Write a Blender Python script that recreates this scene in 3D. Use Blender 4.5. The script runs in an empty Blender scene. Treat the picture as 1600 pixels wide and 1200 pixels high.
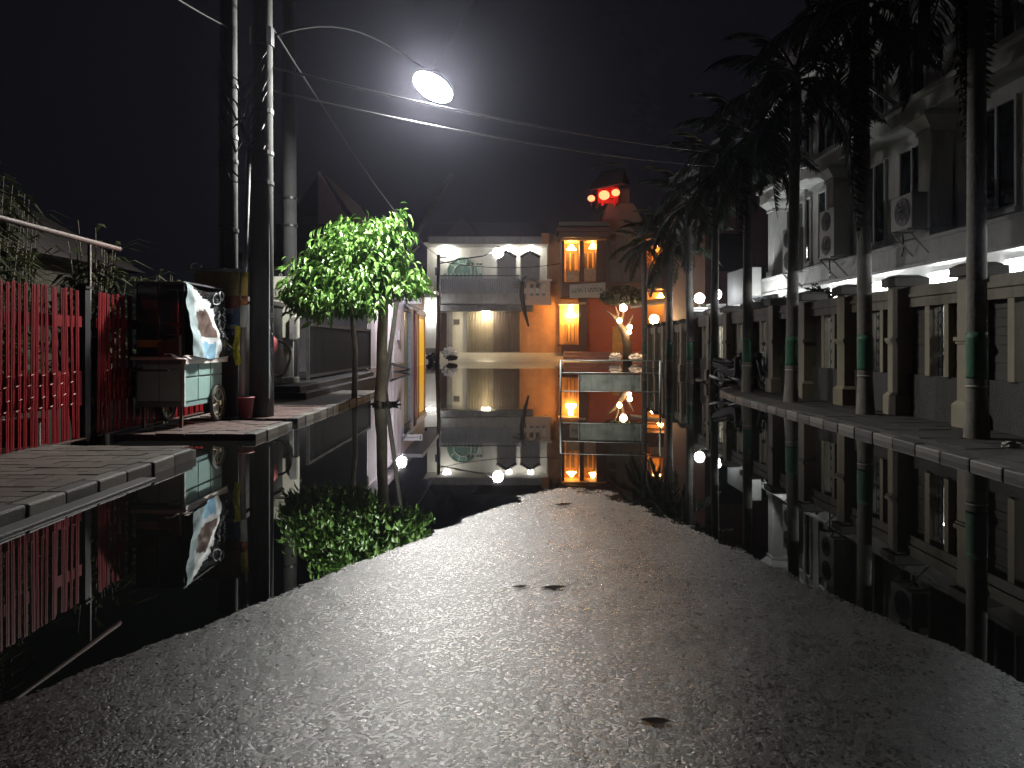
import bpy, bmesh, math, random
from mathutils import Vector, noise as mnoise
random.seed(7)
R = math.radians
SC = bpy.context.scene
COL = SC.collection

# ------------------------------------------------------------------ camera, world, exposure
H = 1.3                                    # camera height above the flood water (z = 0)
cam_data = bpy.data.cameras.new('camera'); cam = bpy.data.objects.new('camera', cam_data); COL.objects.link(cam)
cam.location = (0, 0, H); cam.rotation_euler = (R(90), 0, 0)
cam_data.sensor_width = 36; cam_data.lens = 27; cam_data.shift_y = -62/1600
cam_data.clip_start = 0.05; cam_data.clip_end = 2000
SC.camera = cam
world = bpy.data.worlds.new('World'); SC.world = world; world.use_nodes = True
wn, wl = world.node_tree.nodes, world.node_tree.links
bg = wn['Background']
sky = wn.new('ShaderNodeTexSky'); sky.sky_type = 'NISHITA'; sky.sun_disc = False
sky.sun_elevation = R(-6); sky.sun_rotation = R(200); sky.air_density = 1.5; sky.dust_density = 3
wl.new(sky.outputs[0], bg.inputs[0]); bg.inputs[1].default_value = 0.05
bg2 = wn.new('ShaderNodeBackground'); bg2.inputs[0].default_value = (0.66, 0.68, 1.0, 1); bg2.inputs[1].default_value = 0.006   # city glow of the night sky
addw = wn.new('ShaderNodeAddShader'); wl.new(bg.outputs[0], addw.inputs[0]); wl.new(bg2.outputs[0], addw.inputs[1])
wl.new(addw.outputs[0], wn['World Output'].inputs[0])
SC.view_settings.view_transform = 'Standard'; SC.view_settings.look = 'None'
SC.view_settings.exposure = 0; SC.view_settings.gamma = 1; SC.view_settings.use_curve_mapping = False
cy = SC.cycles
cy.max_bounces = 4; cy.diffuse_bounces = 2; cy.glossy_bounces = 3; cy.transmission_bounces = 3; cy.transparent_max_bounces = 6
cy.use_adaptive_sampling = True; cy.adaptive_threshold = 0.022; cy.adaptive_min_samples = 24; cy.volume_bounces = 0
cy.sample_clamp_indirect = 4; cy.caustics_reflective = False; cy.caustics_refractive = False
cy.use_denoising = True

# ------------------------------------------------------------------ helpers
def P(px, py, D):                          # photograph pixel at depth D -> point in the place
    return Vector(((px-800)*D/1200, D, H+(538-py)*D/1200))
def G(px, py, z=0.0):                      # photograph pixel on a level surface z
    D = 1200*(H-z)/(py-538)
    return Vector(((px-800)*D/1200, D, z))

MATS = {}
def mat(name, col, rough=0.7, var=0.25, scale=5, bump=0.15, bscale=40, metal=0.0, stain=0.0, stcol=(0.02,0.018,0.015), spec=0.5, rnd=0.0, stretch=None):
    if name in MATS: return MATS[name]
    m = bpy.data.materials.new(name); m.use_nodes = True; MATS[name] = m
    n, l = m.node_tree.nodes, m.node_tree.links
    b = n['Principled BSDF']
    tc = n.new('ShaderNodeTexCoord'); mp = n.new('ShaderNodeMapping'); l.new(tc.outputs['Object'], mp.inputs[0])
    if stretch: mp.inputs['Scale'].default_value = stretch
    nz = n.new('ShaderNodeTexNoise'); nz.inputs['Scale'].default_value = scale; nz.inputs['Detail'].default_value = 6; nz.inputs['Roughness'].default_value = 0.65
    l.new(mp.outputs[0], nz.inputs['Vector'])
    mx = n.new('ShaderNodeMix'); mx.data_type = 'RGBA'
    mx.inputs[6].default_value = (*[max(0, c*(1-var)) for c in col], 1); mx.inputs[7].default_value = (*[min(1, c*(1+var)) for c in col], 1)
    mr = n.new('ShaderNodeMapRange'); mr.inputs[1].default_value = 0.3; mr.inputs[2].default_value = 0.7
    l.new(nz.outputs[0], mr.inputs[0]); l.new(mr.outputs[0], mx.inputs[0])
    out = mx.outputs[2]
    if rnd:
        oi = n.new('ShaderNodeObjectInfo'); hv = n.new('ShaderNodeHueSaturation'); mr2 = n.new('ShaderNodeMapRange')
        mr2.inputs[3].default_value = 1-rnd; mr2.inputs[4].default_value = 1+rnd
        l.new(oi.outputs['Random'], mr2.inputs[0]); l.new(mr2.outputs[0], hv.inputs['Value']); l.new(out, hv.inputs['Color']); out = hv.outputs[0]
    if stain:
        mp2 = n.new('ShaderNodeMapping'); mp2.inputs['Scale'].default_value = (1.6, 1.6, 0.35); l.new(tc.outputs['Object'], mp2.inputs[0])
        n2 = n.new('ShaderNodeTexNoise'); n2.inputs['Scale'].default_value = 2.2; n2.inputs['Detail'].default_value = 8; n2.inputs['Roughness'].default_value = 0.7
        l.new(mp2.outputs[0], n2.inputs['Vector'])
        r2 = n.new('ShaderNodeMapRange'); r2.inputs[1].default_value = 0.48; r2.inputs[2].default_value = 0.72; r2.inputs[4].default_value = stain
        l.new(n2.outputs[0], r2.inputs[0])
        m2 = n.new('ShaderNodeMix'); m2.data_type = 'RGBA'; m2.inputs[7].default_value = (*stcol, 1)
        l.new(r2.outputs[0], m2.inputs[0]); l.new(out, m2.inputs[6]); out = m2.outputs[2]
    l.new(out, b.inputs['Base Color'])
    b.inputs['Metallic'].default_value = metal; b.inputs['Specular IOR Level'].default_value = spec
    rr = n.new('ShaderNodeMapRange'); rr.inputs[3].default_value = max(0.02, rough-0.12); rr.inputs[4].default_value = min(1, rough+0.12)
    l.new(nz.outputs[0], rr.inputs[0]); l.new(rr.outputs[0], b.inputs['Roughness'])
    if bump:
        nb = n.new('ShaderNodeTexNoise'); nb.inputs['Scale'].default_value = bscale; nb.inputs['Detail'].default_value = 4
        l.new(mp.outputs[0], nb.inputs['Vector'])
        bp = n.new('ShaderNodeBump'); bp.inputs['Strength'].default_value = bump; bp.inputs['Distance'].default_value = 0.02
        l.new(nb.outputs[0], bp.inputs['Height']); l.new(bp.outputs[0], b.inputs['Normal'])
    return m

def emit(name, col, strength):
    if name in MATS: return MATS[name]
    m = bpy.data.materials.new(name); m.use_nodes = True; MATS[name] = m
    b = m.node_tree.nodes['Principled BSDF']
    b.inputs['Base Color'].default_value = (*[0.7*c for c in col], 1) if strength > 2 else (*[0.25*c for c in col], 1); b.inputs['Roughness'].default_value = 0.4
    b.inputs['Emission Color'].default_value = (*col, 1); b.inputs['Emission Strength'].default_value = strength
    return m

def glass(name, tint=(0.8, 0.85, 0.85), alpha=0.25, rough=0.05):
    if name in MATS: return MATS[name]
    m = bpy.data.materials.new(name); m.use_nodes = True; MATS[name] = m
    b = m.node_tree.nodes['Principled BSDF']
    b.inputs['Base Color'].default_value = (*tint, 1); b.inputs['Roughness'].default_value = rough; b.inputs['Alpha'].default_value = alpha
    return m

class MB:
    def __init__(s): s.v = []; s.f = []
    def add(s, vs, fs):
        o = len(s.v); s.v += [tuple(v) for v in vs]; s.f += [tuple(i+o for i in f) for f in fs]; return s
    def box(s, x0, x1, y0, y1, z0, z1):
        x0, x1 = sorted((x0, x1)); y0, y1 = sorted((y0, y1)); z0, z1 = sorted((z0, z1))
        return s.add([(x0,y0,z0),(x1,y0,z0),(x1,y1,z0),(x0,y1,z0),(x0,y0,z1),(x1,y0,z1),(x1,y1,z1),(x0,y1,z1)],
                     [(3,2,1,0),(4,5,6,7),(0,1,5,4),(1,2,6,5),(2,3,7,6),(3,0,4,7)])
    def tube(s, pts, r, n=8, cap=True):
        pts = [Vector(p) for p in pts]; k = len(pts)
        rs = list(r) if isinstance(r, (list, tuple)) else [r]*k
        vs = []; u = None
        for i, p in enumerate(pts):
            t = (pts[min(i+1, k-1)]-pts[max(i-1, 0)]).normalized()
            if u is None:
                u = t.cross(Vector((0,0,1))) if abs(t.z) < 0.9 else t.cross(Vector((1,0,0)))
            u = (u - t*u.dot(t)).normalized(); w = t.cross(u)
            for j in range(n):
                a = 2*math.pi*j/n
                vs.append(p + (u*math.cos(a)+w*math.sin(a))*rs[i])
        fs = [(i*n+j, i*n+(j+1)%n, (i+1)*n+(j+1)%n, (i+1)*n+j) for i in range(k-1) for j in range(n)]
        if cap: fs += [tuple(range(n-1, -1, -1)), tuple((k-1)*n+j for j in range(n))]
        return s.add(vs, fs)
    def lathe(s, cx, cy, prof, n=16, cz=0, axis='z'):
        vs = []
        for r, z in prof:
            for j in range(n):
                a = 2*math.pi*j/n; c, d = r*math.cos(a), r*math.sin(a)
                vs.append((cx+c, cy+d, cz+z) if axis == 'z' else (cx+z, cy+c, cz+d) if axis == 'x' else (cx+c, cy+z, cz+d))
        k = len(prof)
        fs = [(i*n+j, i*n+(j+1)%n, (i+1)*n+(j+1)%n, (i+1)*n+j) for i in range(k-1) for j in range(n)]
        fs += [tuple(range(n-1, -1, -1)), tuple((k-1)*n+j for j in range(n))]
        return s.add(vs, fs)
    def prism(s, poly, vec):
        k = len(poly); vec = Vector(vec)
        vs = [Vector(p) for p in poly]; vs += [v+vec for v in vs]
        return s.add(vs, [tuple(range(k-1, -1, -1)), tuple(range(k, 2*k))] + [(i, (i+1)%k, k+(i+1)%k, k+i) for i in range(k)])
    def sphere(s, c, r, nu=14, nv=8, sz=1.0):
        prof = [(max(1e-4, r*math.sin(math.pi*i/nv)), -r*sz*math.cos(math.pi*i/nv)) for i in range(nv+1)]
        return s.lathe(c[0], c[1], prof, nu, c[2])
    def blob(s, c, rx, ry, rz, nu=14, nv=9, amp=0.25, fr=2.0, seed=0):
        vs = []
        for i in range(nv+1):
            th = math.pi*i/nv
            for j in range(nu):
                a = 2*math.pi*j/nu
                d = Vector((math.sin(th)*math.cos(a), math.sin(th)*math.sin(a), -math.cos(th)))
                q = 1+amp*mnoise.noise(d*fr+Vector((seed*3.1, seed*1.7, 0)))*2
                vs.append((c[0]+d.x*rx*q, c[1]+d.y*ry*q, c[2]+d.z*rz*q))
        return s.add(vs, [(i*nu+j, i*nu+(j+1)%nu, (i+1)*nu+(j+1)%nu, (i+1)*nu+j) for i in range(nv) for j in range(nu)])
    def mesh(s, name, off=(0,0,0), smooth=False):
        me = bpy.data.meshes.new(name)
        me.from_pydata([(a-off[0], b-off[1], c-off[2]) for a, b, c in s.v], [], s.f)
        me.validate()
        if smooth:
            me.polygons.foreach_set('use_smooth', [True]*len(me.polygons))
        return me

LOC = {}
def setp(o, label=None, cat=None, group=None, kind=None):
    if label: o['label'] = label
    if cat: o['category'] = cat
    if group: o['group'] = group
    if kind: o['kind'] = kind
    return o
def thing(name, label, cat, loc, group=None):
    o = bpy.data.objects.new(name, None); COL.objects.link(o); o.location = loc; o.empty_display_size = 0.2
    LOC[o.name] = Vector(loc); return setp(o, label, cat, group)
def obj(name, mb, m, parent=None, smooth=False, bevel=0, label=None, cat=None, group=None, kind=None, base=None):
    """one mesh object; mb is in place coordinates"""
    off = LOC[parent.name] if parent else Vector(base) if base else Vector((0,0,0))
    me = mb.mesh(name, off, smooth)
    me.materials.append(m)
    o = bpy.data.objects.new(name, me); COL.objects.link(o)
    if parent: o.parent = parent
    elif base: o.location = base
    LOC[o.name] = off
    if bevel:
        bv = o.modifiers.new('edge', 'BEVEL'); bv.width = bevel; bv.segments = 2; bv.limit_method = 'ANGLE'
    return setp(o, label, cat, group, kind)
def inst(name, me, parent, loc, rot=(0,0,0), scale=(1,1,1)):
    """a piece that shares mesh data; loc in place coordinates"""
    o = bpy.data.objects.new(name, me); COL.objects.link(o); o.parent = parent
    o.location = Vector(loc)-LOC[parent.name]; o.rotation_euler = rot; o.scale = scale
    LOC[o.name] = Vector(loc); return o
def copy_tree(o, parent=None):
    c = o.copy(); COL.objects.link(c); c.parent = parent
    for ch in o.children: copy_tree(ch, c)
    return c
def structure(name, mb, m, **k): return obj(name, mb, m, kind='structure', **k)
def box(*a): return MB().box(*a)
def tube(*a, **k): return MB().tube(*a, **k)

# ------------------------------------------------------------------ materials
m_water = bpy.data.materials.new('flood_water'); m_water.use_nodes = True
def _water():
    n, l = m_water.node_tree.nodes, m_water.node_tree.links; b = n['Principled BSDF']
    b.inputs['Base Color'].default_value = (0.006, 0.0065, 0.006, 1); b.inputs['Roughness'].default_value = 0.012; b.inputs['IOR'].default_value = 1.34
    tc = n.new('ShaderNodeTexCoord'); nz = n.new('ShaderNodeTexNoise'); nz.inputs['Scale'].default_value = 1.1; nz.inputs['Detail'].default_value = 2
    l.new(tc.outputs['Object'], nz.inputs['Vector'])
    bp = n.new('ShaderNodeBump'); bp.inputs['Strength'].default_value = 0.008; bp.inputs['Distance'].default_value = 0.05
    l.new(nz.outputs[0], bp.inputs['Height']); l.new(bp.outputs[0], b.inputs['Normal'])
_water()
m_asphalt = bpy.data.materials.new('wet_asphalt'); m_asphalt.use_nodes = True
def _asphalt():
    n, l = m_asphalt.node_tree.nodes, m_asphalt.node_tree.links; b = n['Principled BSDF']
    tc = n.new('ShaderNodeTexCoord')
    def nz(sc, det=5, rg=0.6):
        t = n.new('ShaderNodeTexNoise'); t.inputs['Scale'].default_value = sc; t.inputs['Detail'].default_value = det; t.inputs['Roughness'].default_value = rg
        l.new(tc.outputs['Object'], t.inputs['Vector']); return t
    big, mid, fine = nz(0.9, 5), nz(60, 6, 0.7), nz(150, 3)
    vo = n.new('ShaderNodeTexVoronoi'); vo.inputs['Scale'].default_value = 88; l.new(tc.outputs['Object'], vo.inputs['Vector'])
    mx = n.new('ShaderNodeMix'); mx.data_type = 'RGBA'; mx.inputs[6].default_value = (0.007, 0.0073, 0.0076, 1); mx.inputs[7].default_value = (0.035, 0.034, 0.033, 1)
    l.new(vo.outputs['Color'], mx.inputs[0]); l.new(mx.outputs[2], b.inputs['Base Color'])
    rr = n.new('ShaderNodeMapRange'); rr.inputs[1].default_value = 0.32; rr.inputs[2].default_value = 0.7; rr.inputs[3].default_value = 0.13; rr.inputs[4].default_value = 0.28
    sp = n.new('ShaderNodeSeparateColor'); l.new(vo.outputs['Color'], sp.inputs[0])
    cr = n.new('ShaderNodeMath'); cr.operation = 'MULTIPLY_ADD'; cr.inputs[1].default_value = 0.26; l.new(sp.outputs[1], cr.inputs[0]); l.new(rr.outputs[0], cr.inputs[2])
    l.new(big.outputs[0], rr.inputs[0]); l.new(cr.outputs[0], b.inputs['Roughness'])
    a1 = n.new('ShaderNodeMath'); a1.operation = 'MULTIPLY_ADD'; l.new(vo.outputs['Distance'], a1.inputs[0]); a1.inputs[1].default_value = -0.7; l.new(mid.outputs[0], a1.inputs[2])
    a2 = n.new('ShaderNodeMath'); a2.operation = 'MULTIPLY_ADD'; l.new(fine.outputs[0], a2.inputs[0]); a2.inputs[1].default_value = 0.5; l.new(a1.outputs[0], a2.inputs[2])
    bp = n.new('ShaderNodeBump'); bp.inputs['Strength'].default_value = 1.0; bp.inputs['Distance'].default_value = 0.0026
    l.new(a2.outputs[0], bp.inputs['Height']); l.new(bp.outputs[0], b.inputs['Normal'])
    b.inputs['Specular IOR Level'].default_value = 0.4
    b.inputs['Coat Weight'].default_value = 0.0; b.inputs['Coat Roughness'].default_value = 0.22; b.inputs['Coat IOR'].default_value = 1.4; l.new(bp.outputs[0], b.inputs['Coat Normal'])
_asphalt()
MATS['asphalt'] = m_asphalt
m_dark = mat('dark_ground', (0.03, 0.028, 0.026), 0.8)
m_conc = mat('concrete', (0.26, 0.25, 0.23), 0.8, 0.3, 4, 0.3, 60, stain=0.6)
m_polec = mat('pole_concrete', (0.05, 0.05, 0.048), 0.9, 0.25, 3, 0.25, 50, stain=0.5, stretch=(1,1,0.3))
m_paver = mat('paver_brown', (0.07, 0.058, 0.048), 0.5, 0.35, 12, 0.3, 90, rnd=0.22, stain=0.45)
m_paver2 = mat('paver_red', (0.08, 0.052, 0.046), 0.5, 0.35, 12, 0.3, 90, rnd=0.22, stain=0.45)
m_kerbw = mat('kerb_white', (0.085, 0.08, 0.07), 0.6, 0.2, 9, 0.3, 60, stain=0.75, stcol=(0.09,0.085,0.075))
m_kerbb = mat('kerb_black', (0.03, 0.029, 0.027), 0.6, 0.3, 9, 0.3, 60, stain=0.4)
m_mortar = mat('mortar', (0.09, 0.085, 0.078), 0.85, 0.3, 9, 0.3, 60)
m_facade = mat('facade_paint', (0.56, 0.56, 0.53), 0.65, 0.1, 2, 0.08, 50, stain=0.4, stcol=(0.16,0.15,0.13))
m_white = mat('white_paint', (0.72, 0.71, 0.68), 0.6, 0.08, 3, 0.08, 50, stain=0.25, stcol=(0.28,0.26,0.22))
m_cream = mat('cream_paint', (0.22, 0.19, 0.13), 0.65, 0.12, 4, 0.12, 60, stain=0.35, stcol=(0.16,0.14,0.1))
m_taupe = mat('taupe_render', (0.065, 0.058, 0.046), 0.75, 0.2, 5, 0.25, 60, stain=0.5)
m_stone = mat('plinth_stone', (0.04, 0.037, 0.032), 0.75, 0.35, 9, 0.5, 30, stain=0.5)
m_black = mat('black_metal', (0.015, 0.015, 0.017), 0.45, 0.3, 20, 0.05)
m_steel = mat('galvanised_steel', (0.34, 0.35, 0.35), 0.4, 0.15, 12, 0.05, metal=0.6)
m_rust = mat('rusty_pipe', (0.075, 0.04, 0.03), 0.6, 0.4, 14, 0.2, 50)
m_red = mat('red_gate_paint', (0.17, 0.004, 0.007), 0.5, 0.25, 7, 0.1, 40, stain=0.4, stcol=(0.05,0.005,0.005), spec=0.15)
m_redl = mat('red_lattice', (0.26, 0.06, 0.03), 0.5, 0.35, 14, 0.1, 40)
m_mint = mat('mint_panel', (0.25, 0.39, 0.365), 0.5, 0.1, 6, 0.06, 40, stain=0.3, stcol=(0.15,0.2,0.18))
m_mintd = mat('mint_trim', (0.17, 0.26, 0.25), 0.55, 0.15, 8, 0.05)
m_rubber = mat('rubber', (0.05, 0.048, 0.043), 0.7, 0.3, 20, 0.2, 60)
m_bark = mat('tree_bark', (0.36, 0.3, 0.22), 0.85, 0.35, 8, 0.6, 30, stretch=(1,1,0.4))
m_palm = mat('palm_trunk', (0.15, 0.14, 0.12), 0.8, 0.3, 6, 0.4, 40, stain=0.45)
m_palmg = mat('palm_green_band', (0.02, 0.1, 0.05), 0.6, 0.25, 8, 0.2, 40)
m_palmw = mat('palm_white_band', (0.27, 0.28, 0.24), 0.6, 0.2, 8, 0.2, 40)
m_wood = mat('dark_wood', (0.09, 0.045, 0.028), 0.5, 0.3, 8, 0.1)
m_pane = mat('dark_pane', (0.02, 0.026, 0.028), 0.08, 0.1, 3, 0.0)
m_grille = mat('iron_grille', (0.02, 0.02, 0.02), 0.5, 0.2, 10, 0.0)
m_ac = mat('ac_casing', (0.34, 0.34, 0.32), 0.5, 0.08, 5, 0.04, stain=0.3, stcol=(0.2,0.19,0.17))
m_roof = mat('roof_tile', (0.05, 0.04, 0.04), 0.8, 0.3, 12, 0.3, 30)
def leafmat(name, c1, c2, trans=0.35, gloss=0.4):
    m = bpy.data.materials.new(name); m.use_nodes = True; MATS[name] = m
    n, l = m.node_tree.nodes, m.node_tree.links; b = n['Principled BSDF']; out = n['Material Output']
    tc = n.new('ShaderNodeTexCoord'); nz = n.new('ShaderNodeTexNoise'); nz.inputs['Scale'].default_value = 6; nz.inputs['Detail'].default_value = 6
    l.new(tc.outputs['Object'], nz.inputs['Vector'])
    oi = n.new('ShaderNodeObjectInfo'); ad = n.new('ShaderNodeMath'); ad.operation = 'MULTIPLY_ADD'; ad.inputs[1].default_value = 0.4
    l.new(oi.outputs['Random'], ad.inputs[0]); l.new(nz.outputs[0], ad.inputs[2])
    mr = n.new('ShaderNodeMapRange'); mr.inputs[1].default_value = 0.35; mr.inputs[2].default_value = 0.95; l.new(ad.outputs[0], mr.inputs[0])
    mx = n.new('ShaderNodeMix'); mx.data_type = 'RGBA'; mx.inputs[6].default_value = (*c1, 1); mx.inputs[7].default_value = (*c2, 1)
    l.new(mr.outputs[0], mx.inputs[0]); l.new(mx.outputs[2], b.inputs['Base Color']); b.inputs['Roughness'].default_value = gloss
    tr = n.new('ShaderNodeBsdfTranslucent'); l.new(mx.outputs[2], tr.inputs[0])
    ms = n.new('ShaderNodeMixShader'); ms.inputs[0].default_value = trans
    l.new(b.outputs[0], ms.inputs[1]); l.new(tr.outputs[0], ms.inputs[2]); l.new(ms.outputs[0], out.inputs[0])
    return m
m_leaf = leafmat('mango_leaf', (0.045, 0.13, 0.022), (0.15, 0.29, 0.06), 0.12, 0.34)
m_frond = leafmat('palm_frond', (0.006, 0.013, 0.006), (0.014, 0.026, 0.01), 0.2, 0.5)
m_dryf = leafmat('dry_frond', (0.015, 0.012, 0.009), (0.03, 0.025, 0.017), 0.15, 0.7)
m_shrub = leafmat('shrub_leaf', (0.012, 0.02, 0.007), (0.04, 0.045, 0.016), 0.25, 0.5)

# ------------------------------------------------------------------ ground, water, road
structure('ground', box(-400, 400, -60, 700, -0.6, -0.5), m_dark)
def hw2(y):
    t = [(-3, 7.5), (1.5, 5.4), (2.8, 3.7), (3.5, 2.6), (5.0, 1.04), (6.0, 0.42), (6.87, 0.0), (9, -1.6), (13, -4.5)]
    for (a, b), (c, d) in zip(t, t[1:]):
        if y <= c: return b+(d-b)*(max(y, a)-a)/(c-a)
    return -4.5
def road_z(x, y):
    c = 0.57-0.22*(6.87-y)/1.87 if y > 5 else 0.35-0.12*(5-y)
    z = 0.021*(hw2(y)-(x-c)**2)
    z += 0.006*mnoise.noise(Vector((x*0.9, y*0.9, 3)))*min(1, max(0.25, z*40+0.6)) + 0.0022*mnoise.noise(Vector((x*4, y*4, 9))) + 0.0014*mnoise.noise(Vector((x*15, y*15, 1)))
    return max(z, -0.14)
def grain(x, y):
    a = mnoise.noise(Vector((x*70, y*70, 4))); b = mnoise.noise(Vector((x*118, y*118, 8)))
    return (0.0027*max(-0.3, a)+0.0014*b)*(0.75+0.6*abs(mnoise.noise(Vector((x*1.7, y*1.7, 20)))))
def build_road():
    def span(*segs):
        out = []
        for a, b, s in segs:
            n = max(1, round((b-a)/s)); out += [a+(b-a)*i/n for i in range(n)]
        return out+[segs[-1][1]]
    xs = span((-3.55, -2.4, 0.05), (-2.4, 2.6, 0.0095), (2.6, 5.0, 0.05)); ys = span((-3, 2.15, 0.06), (2.15, 7.2, 0.0125), (7.2, 10, 0.06))
    mb = MB(); n = len(xs)
    mb.v = [(x, y, road_z(x, y)+(grain(x, y) if -2.4 < x < 2.6 and 2.15 < y < 7.2 else 0)) for y in ys for x in xs]
    mb.f = [(j*n+i, j*n+i+1, (j+1)*n+i+1, (j+1)*n+i) for j in range(len(ys)-1) for i in range(n-1)]
    structure('road', mb, m_asphalt, smooth=True)
build_road()
structure('flood_water', MB().add([(-40,-6,0),(40,-6,0),(40,59,0),(-40,59,0)], [(0,1,2,3)]), m_water)

# ------------------------------------------------------------------ main street lamp (lit) on its long arm
L0 = P(677, 135, 15.55)
def street_lamp():
    base = Vector((-3.92, 12.9, 0.1))
    t = thing('street_lamp', 'lit street lamp on a long curved arm high above the flooded road', 'street lamp', base)
    a0 = Vector((-4.05, 12.95, 6.5)); pts = []
    for i in range(13):
        u = i/12; p = a0.lerp(L0+Vector((-0.05, 0, 0.3)), u); p.z += 0.55*math.sin(math.pi*u)*(1-u*0.4); pts.append(p)
    obj('arm', tube(pts, 0.02, n=8), mat('arm_paint', (0.01, 0.01, 0.01), 0.8, spec=0.1), t, smooth=True)
    obj('clamp', MB().lathe(base.x-0.28, base.y, [(0.2, 6.3), (0.2, 6.6)], 14), m_black, t)
    from mathutils import Matrix
    tilt = Matrix.Rotation(R(24), 4, 'Y') @ Matrix.Rotation(R(-19), 4, 'X')      # luminaire turned towards the left side and the camera
    def tl(mb):
        mb.v = [tuple(L0+tilt @ Vector(v)) for v in mb.v]; return mb
    obj('lamp_housing', tl(MB().lathe(0, 0, [(0.428, -0.02), (0.434, -0.03), (0.43, 0.05), (0.3, 0.15), (0.1, 0.2), (0.06, 0.3), (0.02, 0.36)], 20)), mat('housing_grey', (0.3, 0.3, 0.3), 0.5), t, smooth=True)
    obj('lamp_lens', tl(MB().lathe(0, 0, [(0.01, -0.034), (0.13, -0.032), (0.3, -0.03), (0.425, -0.026)], 16)), emit('street_lamp_light', (1.0, 0.98, 0.93), 1060), t, smooth=True)
street_lamp()

# ------------------------------------------------------------------ right sidewalk with painted kerb
KR = [(4.72, 4.6), (4.85, 7.3), (4.98, 10.3), (5.08, 14.0), (5.22, 18.0), (5.5, 20.4), (6.0, 21.8), (6.75, 22.6)]
def poly_at(pts, s):
    for (a, b), (c, d) in zip(pts, pts[1:]):
        L = math.hypot(c-a, d-b)
        if s <= L: return Vector((a+(c-a)*s/L, b+(d-b)*s/L, 0)), math.atan2(d-b, c-a)
        s -= L
    return Vector((*pts[-1], 0)), math.atan2(pts[-1][1]-pts[-2][1], pts[-1][0]-pts[-2][0])
def right_sidewalk():
    t = structure('sidewalk_right', MB().prism([(x+0.12, y, -0.3) for x, y in KR]+[(6.9, 22.6, -0.3), (6.9, 4.6, -0.3)], (0, 0, 0.37)), m_stone)
    total = sum(math.hypot(c-a, d-b) for (a, b), (c, d) in zip(KR, KR[1:]))
    ks = MB().box(-0.295, 0.295, -0.14, 0.0, -0.3, 0.085); wm = ks.mesh('kerb_stone'); wm.materials.append(m_kerbw); bm_ = ks.mesh('kerb_stone'); bm_.materials.append(m_kerbb)
    s = 0.3; i = 0
    while s < total:
        p, a = poly_at(KR, s)
        o = inst('kerb_stone', wm if i % 2 else bm_, t, (p.x, p.y, random.uniform(-0.012, 0.006)), (0, 0, a+random.uniform(-0.015, 0.015)))
        b = o.modifiers.new('edge', 'BEVEL'); b.width = 0.02; b.segments = 2
        s += 0.605; i += 1
    # paving slabs on the near part of the walk
    sl = box(-0.24, 0.24, -0.24, 0.24, -0.02, 0.02).mesh('paving_slab'); sl.materials.append(mat('dark_slab', (0.03, 0.028, 0.025), 0.7, 0.35, 9, 0.4, 50, rnd=0.2, stain=0.4))
    for iy in range(28):
        for ix in range(4):
            y = 6.2+iy*0.495; kx = next((a+(c-a)*(y-b)/(d-b) for (a, b), (c, d) in zip(KR, KR[1:]) if b <= y <= d), 5.5)
            x = 6.5-ix*0.495
            if x-0.24 < kx+0.17 or (x-0)*1200/y+800 > 1700: continue
            inst('paving_slab', sl, t, (x, y, 0.068+random.uniform(-0.004, 0.005)), (random.uniform(-.012, .012), random.uniform(-.012, .012), random.uniform(-.01, .01)))
right_sidewalk()

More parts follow.
